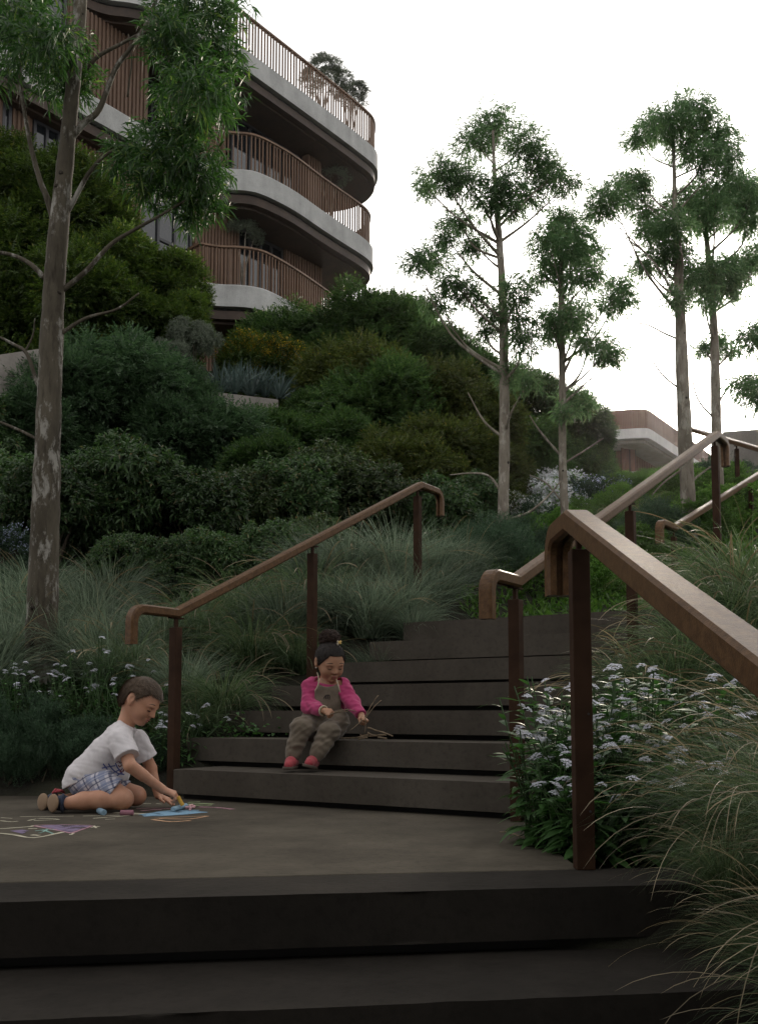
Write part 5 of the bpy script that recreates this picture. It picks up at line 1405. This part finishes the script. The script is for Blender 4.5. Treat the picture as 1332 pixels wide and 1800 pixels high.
    def ball(p, r): return np.sqrt((x - p[0]) ** 2 + (y - p[1]) ** 2 + (z - p[2]) ** 2) < r
    for e_, w_ in ((e1, w1), (e2, w2)):
        d = unit(w_ - e_); p = w_ - d * .004; T.clip(np.where(ball(w_, .06), (x - p[0]) * d[0] + (y - p[1]) * d[1] + (z - p[2]) * d[2], -1))
    nk = GC(590, 612, -.02); nd = unit(np.array([.1, -.35, .9])); T.clip(np.where(ball(nk, .075), (x - nk[0]) * nd[0] + (y - nk[1]) * nd[1] + (z - nk[2]) * nd[2], -1))
    link('long_sleeved_shirt', T.mesh('long_sleeved_shirt', M_PINK), girl)
    # overalls: trousers, waist and bib
    O = Vox(lo, hi, .0038)
    O.chain([hipL, (hipL + kL) / 2, kL, (kL + aL) / 2, aL], [.076, .066, .055, .046, .040], .02); O.chain([hipR, (hipR + kR) / 2, kR, (kR + aR) / 2, aR], [.076, .066, .055, .046, .040], .02)
    for a_, k_ in ((aL, kL), (aR, kR)):
        d = unit(k_ - a_); O.chain([a_ + d * .022, a_ + d * .05], [.044, .046], .010); O.chain([a_ - d * .012, a_ + d * .004], [.031, .033], .006)
    O.cap(GC(480, 1040, .03), GC(620, 1040, .03), .086, .086, .03); O.cap(GC(430, 985, -.01), GC(680, 1000, -.01), .062, .066, .03); O.ell(GC(700, 1045, -.05), np.eye(3), [.035, .04, .045], .03)
    O.wrinkle(.0018, 21, 45); O.wrinkle(.0026, 23, 105, [(.35, .2, .9), (.1, .1, .95), (-.4, 0, .9)])
    Bb = Vox(lo, hi, .0038)
    for q in (-52, 52): Bb.chain([GC(550 + q, 1000, .03), GC(555 + q, 850, .02), GC(570 + q, 690, .01)], [.086, .082, .070], .03)
    x, y, z = Bb.grids(); cx = GC(585, 760, 0)
    zt = np.array([GC(0, c, -.04)[2] for c in (960, 860, 700, 640, 600)]); wd = np.array([.080, .072, .070, .058, .050])
    half = np.interp(z, zt, wd); Bb.wrinkle(.0020, 5, 70)
    Bb.clip(np.abs(x - cx[0]) - half); Bb.clip(y - (5.45 - .012)); top = GC(585, 650, -.05)[2]; Bb.clip(z - (top + 6.5 * (x - cx[0]) ** 2))
    O.F = np.minimum(O.F, Bb.F); ov = O.mesh('overalls', M_TAUPE); oo = link('overalls', ov, girl); bv = bvh_of(ov)
    q = lambda pts: [(480 + a / 6.055, 1100 + b / 6.055) for a, b in pts]
    bm = bmesh.new()
    for pts in ([(540, 775), (552, 755), (562, 740), (566, 760), (560, 780)], [(566, 750), (580, 735), (584, 755), (580, 780)], [(585, 745), (598, 738), (602, 760), (598, 785)]): stroke(bm, bv, q(pts), .0055)
    sub(obj('chest_emblem', bm, mat_flat('dark_emblem', (.035, .025, .022), .8)), oo)
    for pts in ([GC(470, 500, .0), GC(482, 540, -.055), GC(486, 600, -.075), GC(470, 650, -.080), GC(444, 695, -.075)], [GC(668, 560, -.05), GC(684, 600, -.075), GC(702, 660, -.08), GC(716, 710, -.07)]):
        bm = bmesh.new(); tube(bm, [Vector(v) for v in spline(pts, 4)], .003, 6); sub(obj('strap', bm, M_CORD, None, True), oo)
    # bracelet, earring, shoes
    bm = bmesh.new(); d = Vector(unit(w1 - e1)); u, v = frame_of(d); c = Vector(w1) - d * .001
    tube(bm, [c + (u * math.cos(t) + v * math.sin(t)) * .0245 for t in np.linspace(0, 6.283, 20)], .0055, 6, False); obj('bracelet', bm, M_CORD, girl, True)
    bm = bmesh.new(); bmesh.ops.create_icosphere(bm, subdivisions=2, radius=.004, matrix=Matrix.Translation(Vector(head.w(.006, -.079, -.052)))); obj('earring', bm, M_SILVER, girl, True)
    for k, (a_, toe, upv) in enumerate(((aL, GC(165, 1512, -.26), (0, 0, 1)), (aR, GC(375, 1490, -.275), (.25, .25, .9)))):
        heel = np.array([a_[0], a_[1], a_[2] - .062]) if k == 0 else GC(420, 1505, -.165)
        dirv = unit(toe - heel); R = basis(dirv, upv); c = (toe + heel) / 2; L = np.linalg.norm(toe - heel)
        Z = Vox(np.minimum(toe, a_) - .09, np.maximum(toe, a_) + .09, .0026)
        Z.chain([heel + R[2] * .024, c + R[2] * .026, toe + R[2] * .014], [.027, .028, .023], .015); Z.chain([heel + R[2] * .028, a_ - (a_ - heel) * .25], [.027, .027], .015)
        x, y, z = Z.grids(); Z.clip(-((x - c[0]) * R[2][0] + (y - c[1]) * R[2][1] + (z - c[2]) * R[2][2]))
        s_ = link('shoe', Z.mesh('shoe', M_SHOE), girl)
        Z = Vox(np.minimum(toe, heel) - .07, np.maximum(toe, heel) + .07, .0026); Z.chain([heel + R[2] * .003, c + R[2] * .003, toe + R[2] * .003], [.029, .033, .032], .015)
        x, y, z = Z.grids(); h = ((x - c[0]) * R[2][0] + (y - c[1]) * R[2][1] + (z - c[2]) * R[2][2]); Z.clip(np.abs(h + .002) - .0075); link('sole', Z.mesh('sole', M_SOLE2), s_)
        for t in (.30, .43, .56):
            bm = bmesh.new(); m = Vector(heel + (toe - heel) * t + R[2] * (.0575 - .030 * (t - .3))); l = Vector(R[1]); tube(bm, [m - l * .020 - Vector(R[2]) * .010, m, m + l * .020 - Vector(R[2]) * .010], .0042, 6); obj('lace', bm, M_SILVER, s_, True)
build_girl()

# =================================================================== CHALK, DRAWINGS, TWIGS
def chalk(label, p0, p1, r, col, grp='chalk sticks on the landing'):
    p0, p1 = Vector(p0), Vector(p1); o = empty('chalk_stick', (p0 + p1) / 2, 0, label, 'chalk', grp); inv = Matrix.Translation(-o.location)
    d = (p1 - p0); m = mat_noise('chalk_' + label.split()[0], tuple(c * .85 for c in col), col, 40, .95, .3, .001)
    bm = bmesh.new(); tube(bm, [p0, p0 + d * .03, p0 + d * .96, p1], [r * .86, r, r, r * .82], 14); bm.transform(inv); obj('stick', bm, m, o)
    return o
def on(px, py, r=.0): g = G(px, py, 0.0); return Vector((g.x, g.y, r))
chalk('yellow chalk stick held in the hand of the boy', CH0, CH1, .0095, (.62, .36, .07))
chalk('blue chalk stub lying nearest the knee of the boy', on(174.5, 1430, .014), on(183, 1434, .014), .014, (.20, .30, .38))
chalk('mauve chalk stick lying right of the blue stub', on(212, 1433.5, .0125), on(235, 1433.5, .0125), .0125, (.28, .13, .165))
chalk('light blue chalk stick lying on the blue drawing', on(304, 1428, .014), on(328, 1421, .014), .012, (.26, .38, .46))
bm = bmesh.new(); rr = random.Random(3)
for k in range(16):
    bmesh.ops.create_icosphere(bm, subdivisions=1, radius=rr.uniform(.004, .009), matrix=Matrix.Translation(on(333 + rr.gauss(0, 4), 1422 + rr.gauss(0, 1.5), .006 + rr.random() * .008)))
tag(obj('chalk_crumbs', bm, mat_flat('pale_pink_chalk', (.62, .36, .38), .95)), 'crumbled pale pink chalk at the tip of the light blue stick', 'chalk')
def chalk_mat(name, c, cover=.52):
    m = bpy.data.materials.new(name); m.use_nodes = True; t = m.node_tree; b = t.nodes['Principled BSDF']
    b.inputs['Base Color'].default_value = (*c, 1); b.inputs['Roughness'].default_value = .95
    tc = node(t, 'ShaderNodeTexCoord'); n = node(t, 'ShaderNodeTexNoise'); n.inputs['Scale'].default_value = 90; n.inputs['Detail'].default_value = 6; n.inputs['Roughness'].default_value = .7
    n2 = node(t, 'ShaderNodeTexNoise'); n2.inputs['Scale'].default_value = 12; n2.inputs['Detail'].default_value = 3
    mp = node(t, 'ShaderNodeMapping'); mp.inputs['Scale'].default_value = (.35, 1.7, 1); mp.inputs['Rotation'].default_value = (0, 0, .35); t.links.new(tc.outputs['Object'], mp.inputs[0]); t.links.new(mp.outputs[0], n.inputs[0]); t.links.new(tc.outputs['Object'], n2.inputs[0])
    a = node(t, 'ShaderNodeMath', operation='ADD'); t.links.new(n.outputs[0], a.inputs[0]); t.links.new(n2.outputs[0], a.inputs[1])
    r = node(t, 'ShaderNodeMapRange'); r.inputs['From Min'].default_value = 1.0 - cover * .42; r.inputs['From Max'].default_value = 1.24 - cover * .42; t.links.new(a.outputs[0], r.inputs[0])
    t.links.new(r.outputs[0], b.inputs['Alpha']); return m
C_CREAM, C_BLUE, C_PURP, C_PEACH, C_GREEN, C_MINT, C_PINKC = (chalk_mat('chalk_' + n, c, k) for n, c, k in (('cream', (.50, .46, .34), .75), ('sky_blue', (.20, .35, .48), .62), ('purple', (.17, .125, .21), .48), ('peach', (.50, .30, .17), .7), ('pale_green', (.38, .47, .24), .55), ('mint', (.22, .38, .33), .6), ('rose', (.38, .20, .24), .7)))
DZ = [.0012]
def dline(bm, pts, w, n=3):
    DZ[0] += .00002; ps = [Vector((*on(a, b).to_2d(), DZ[0])) for a, b, *_ in (pts if n == 0 else spline([(a, b, 0.) for a, b in pts], n))]
    vv = []
    for i, p in enumerate(ps):
        t = (ps[min(i + 1, len(ps) - 1)] - ps[max(i - 1, 0)]).normalized(); s = Vector((-t.y, t.x, 0)) * w * .5 * (1 + .25 * math.sin(i * 2.3)); vv.append((bm.verts.new(p + s), bm.verts.new(p - s)))
    for a, b in zip(vv, vv[1:]): bm.faces.new((a[0], a[1], b[1], b[0]))
def dpoly(bm, pts):
    DZ[0] += .00002; bm.faces.new([bm.verts.new((*on(a, b).to_2d(), DZ[0])) for a, b in pts])
def drawing(label, parts):
    o = empty('chalk_drawing', (-1.4, 4.5, 0), 0, label, 'drawing', 'chalk drawings on the landing'); inv = Matrix.Translation(-o.location)
    for nm, mat, lines, polys in parts:
        bm = bmesh.new()
        for pts, w, *n in lines: dline(bm, pts, w, *n)
        for pts in polys: dpoly(bm, pts)
        bm.transform(inv); obj(nm, bm, mat, o)
drawing('cream and purple chalk kite drawing at the left edge of the landing', [
    ('outline', C_CREAM, [([(-30, 1459), (20, 1456), (58, 1453)], .016), ([(-30, 1463), (20, 1467), (60, 1473), (112, 1463)], .017), ([(56, 1452), (76, 1453)], .02), ([(56, 1468), (70, 1469)], .02), ([(50, 1457), (66, 1457)], .014), ([(160, 1455), (175, 1453)], .013), ([(165, 1452), (170, 1456)], .01), ([(124, 1468), (130, 1465)], .012)], []),
    ('purple_fill', C_PURP, [], [[(66, 1452), (104, 1450), (161, 1452), (124, 1464)], [(18, 1461), (40, 1459), (52, 1461), (40, 1466)]]),
    ('rose_outline', C_PINKC, [([(60, 1452), (92, 1458), (126, 1465)], .013), ([(126, 1465), (146, 1458), (163, 1452)], .012), ([(62, 1451), (110, 1450), (160, 1451)], .008)], []),
    ('mint_strokes', C_MINT, [([(62, 1461), (78, 1460), (96, 1458)], .011), ([(70, 1465), (80, 1461), (84, 1457)], .011), ([(72, 1458), (84, 1462), (94, 1466)], .010)], [])])
drawing('faded white chalk scribbles between the kite and the shoes of the boy', [
    ('strokes', C_CREAM, [([(0, 1443), (20, 1445), (32, 1444)], .012), ([(36, 1436), (80, 1436), (130, 1435)], .009), ([(50, 1443), (72, 1439), (104, 1441), (60, 1443)], .012), ([(2, 1438), (22, 1439)], .01)], [])])
drawing('blue, mauve and peach chalk patch in front of the boy', [
    ('cream_lines', C_CREAM, [([(146, 1435), (200, 1434), (250, 1432)], .010), ([(164, 1439), (205, 1436), (236, 1433)], .014), ([(185, 1441), (203, 1440)], .008), ([(202, 1429), (225, 1430), (260, 1431)], .03), ([(250, 1413), (266, 1413)], .012), ([(275, 1413), (284, 1414)], .01)], []),
    ('blue_patch', C_BLUE, [([(248, 1433), (280, 1428), (306, 1425), (350, 1425)], .03), ([(252, 1435), (290, 1433), (330, 1430), (362, 1428)], .04), ([(275, 1430), (310, 1428), (350, 1428)], .03)], [[(258, 1431), (300, 1425), (338, 1426), (366, 1428), (330, 1432), (285, 1435), (256, 1435)]]),
    ('mauve_strokes', C_PINKC, [([(248, 1426), (270, 1424), (284, 1424)], .022), ([(240, 1422), (275, 1421), (300, 1422)], .014), ([(350, 1419), (380, 1420), (410, 1423)], .03)], []),
    ('peach_strokes', C_PEACH, [([(272, 1439), (300, 1440), (336, 1440), (366, 1435)], .016), ([(268, 1441), (300, 1445), (335, 1443)], .020), ([(276, 1439), (310, 1437), (362, 1435)], .012)], []),
    ('green_strokes', C_GREEN, [([(326, 1415), (350, 1413), (375, 1414)], .025), ([(330, 1411), (352, 1410)], .02), ([(322, 1418), (345, 1416), (372, 1416)], .02)], [])])
# twigs
M_TWIG = mat_noise('twig_bark', (.10, .07, .045), (.24, .18, .12), 30, .85, .4, .002)
def twig(label, pts, r0, r1, knots=True, grp='twigs beside the girl'):
    ps = [Vector(q) for q in spline([tuple(p) for p in pts], 4)]; n = len(ps); rr = random.Random(len(label) + n + int(1000 * r0))
    o = bmesh.new(); g = ps[0].copy(); tube(o, [p - g + Vector((rr.uniform(-1, 1), rr.uniform(-1, 1), rr.uniform(-1, 1))) * .0012 for p in ps], [(r0 + (r1 - r0) * i / (n - 1)) * rr.uniform(.85, 1.2) for i in range(n)], 6)
    t = obj('twig', o, M_TWIG, None, True); t.location = g; tag(t, label, 'twig', grp)
H1 = GC(640, 935, -.20); H2 = GC(975, 985, -.175)
twig('pale curved twig bridging the two hands of the girl', [GC(610, 945, -.20), GC(690, 912, -.2), GC(790, 892, -.19), GC(890, 912, -.17)], .0035, .002, grp='twigs held by the girl')
twig('second thin twig just below the curved one in her hands', [GC(640, 935, -.195), GC(740, 915, -.19), GC(800, 912, -.18)], .0025, .0018, grp='twigs held by the girl')
twig('dark tipped twig pointing up, the taller of two', [GC(955, 1010, -.17), GC(1010, 910, -.17), GC(1060, 820, -.16), GC(1120, 738, -.15)], .0025, .0028, grp='twigs held by the girl')
twig('dark tipped twig pointing up, the lower of two', [GC(960, 1020, -.18), GC(1020, 930, -.18), GC(1085, 850, -.17), GC(1150, 792, -.16)], .0025, .0028, grp='twigs held by the girl')
twig('short twig pointing down left from her hand', [GC(965, 985, -.18), GC(900, 1050, -.19), GC(820, 1115, -.2)], .0032, .002, grp='twigs held by the girl')
twig('bent twig hanging straight down from her hand', [GC(985, 985, -.18), GC(985, 1060, -.18), GC(975, 1140, -.17)], .003, .002, grp='twigs held by the girl')
def st(px, py, h):                      # on the tread beside the girl, just behind its edge
    g = P(px, py, 5.34 - (px - 650) * .0011); g.z = max(g.z, .3255); return g
for lab, pts, a, b in (
    ('long grey stick leaning over the right end of the twig pile', [st(646, 1279, .050), st(668, 1286, .034), st(690, 1294, .006)], .0055, .004),
    ('knotty thick twig at the middle of the pile', [st(646, 1288, .02), st(656, 1293, .014), st(668, 1292, .012), st(679, 1292, .008)], .0062, .005),
    ('straight thin twig at the left end of the pile', [st(592, 1297.5, .005), st(615, 1297.5, .006), st(634, 1296, .007)], .0045, .004),
    ('short forked twig nearest the edge of the step', [st(630, 1299.5, .005), st(638, 1297, .007), st(646, 1296, .005)], .0055, .004),
    ('small crooked twig lying across the pile', [st(632, 1292, .02), st(640, 1293, .022), st(650, 1289, .02)], .005, .004),
    ('stubby twig at the right under the long grey stick', [st(664, 1296, .005), st(672, 1297, .006), st(680, 1298, .005)], .0055, .005),
    ('thin twig at the bottom of the pile', [st(622, 1297, .005), st(645, 1294, .006), st(664, 1294, .006)], .004, .003)):
    twig(lab, pts, a, b)
for k, (px, py, L) in enumerate(((893, 1467, .12), (902, 1471, .09))):
    a = on(px - 15, py - 3, .004); b = on(px + 20, py + 4, .004); twig(['thin dry straw lying on the landing by the flowers', 'shorter dry straw lying beside the thin one'][k], [a, (a + b) / 2 + Vector((0, .01, .004)), b], .0018, .0014, grp='straws on the landing')

# =================================================================== AIR
def haze():
    bm = bmesh.new(); box(bm, (0, 40, 8.5), (200, 160, 31.0)); m = bpy.data.materials.new('haze_air'); m.use_nodes = True; t = m.node_tree; t.nodes.clear()
    out = node(t, 'ShaderNodeOutputMaterial'); v = node(t, 'ShaderNodeVolumePrincipled')
    v.inputs['Color'].default_value = (.97, .97, .97, 1); v.inputs['Density'].default_value = HAZE_DENSITY; v.inputs['Anisotropy'].default_value = .91
    t.links.new(v.outputs[0], out.inputs['Volume']); tag(obj('haze', bm, m), 'thin bright haze in the air over the slope', 'haze', kind='stuff')
HAZE_DENSITY = 0.00017
haze()

# =================================================================== LABELS: alike neighbours get their place in their row
ORD = ['first', 'second', 'third', 'fourth', 'fifth', 'sixth', 'seventh', 'eighth', 'ninth', 'tenth', 'eleventh', 'twelfth', 'thirteenth', 'fourteenth', 'fifteenth', 'sixteenth', 'seventeenth', 'eighteenth', 'nineteenth', 'twentieth']
SHORT = {
 'moss green shrubs under the apartment building at left': 'tall moss green shrub below the apartment building',
 'dark feathery shrubs along the skyline of the slope': 'rounded green shrub on the slope skyline',
 'feathery shrubs on the middle of the slope': 'dark feathery shrub on the middle slope',
 'broad leaved shrubs at the foot of the slope': 'dark broad leaved shrub at the slope foot',
 'dark shrubs behind the thin trees': 'dark shrub behind the two thin trunks',
 'grey green needle shrubs above the stairs': 'grey green needle shrub above the stairs',
 'low leafy shrubs on the right slope': 'low leafy shrub behind the right handrail',
 'low green shrubs on the crest': 'low bright shrub on the crest',
 'needle shrubs behind the boy': 'dark needle shrub behind the boy',
 'grass tufts behind the left handrail': 'arching green grass tuft behind the left handrail',
 'blue grey grass tufts at the top left of the stairs': 'soft grey grass tuft by the upper stairs',
 'blue grey grass tufts by the leaning trunk': 'grey grass tuft near the leaning trunk',
 'grass tufts between the right handrail and the foreground rail': 'green grass tuft between the right handrails',
 'foreground grass tufts at the lower right': 'dense grass tuft beside the foreground rail',
 'blue spiky plants above the retaining wall': 'blue spiky plant above the retaining wall',
 'pale flowering plants around the foreground post': 'pale flowering plant by the foreground post',
 'pale flowering plants behind the boy': 'pale flowering plant behind the boy',
 'creepers at the step ends': 'leafy creeper at the step ends',
 'added shade trees behind the viewpoint': 'unseen added shade tree behind the viewpoint',
}
TINT = {'blue_green_leaf': 'bluish green', 'olive_leaf': 'olive green', 'warm_broad_leaf': 'yellowish green'}
def place_labels():
    bpy.context.view_layer.update(); by = {}
    for o in SC.objects:
        if o.parent is None and o.get('group') in SHORT: by.setdefault(o['group'], []).append(o)
    for g, mem in by.items():
        mem.sort(key=lambda o: o.location.y); n = len(mem); rows = 1 if n <= 6 else max(2, min(6, round(n / 6)))
        names = {1: [''], 2: ['front', 'back'], 3: ['front', 'middle', 'back'], 4: ['front', 'second', 'third', 'back'], 5: ['front', 'second', 'middle', 'fourth', 'back'], 6: ['front', 'second', 'third', 'fourth', 'fifth', 'back']}[rows]
        for r in range(rows):
            part = sorted(mem[r * n // rows:(r + 1) * n // rows], key=lambda o: o.location.x / max(o.location.y, .5))
            for i, o in enumerate(part):
                where = 'leftmost' if i == 0 else 'rightmost' if i == len(part) - 1 else ORD[i] + ' from left'
                tint = next((TINT[m.name] for c in o.children if c.type == 'MESH' for m in [q.material for q in c.material_slots] if m and m.name in TINT), None)
                base = SHORT[g].replace('dark', tint) if tint else SHORT[g]
                o['label'] = base + ', ' + where + (' in its ' + names[r] + ' row' if rows > 1 else '')
place_labels()
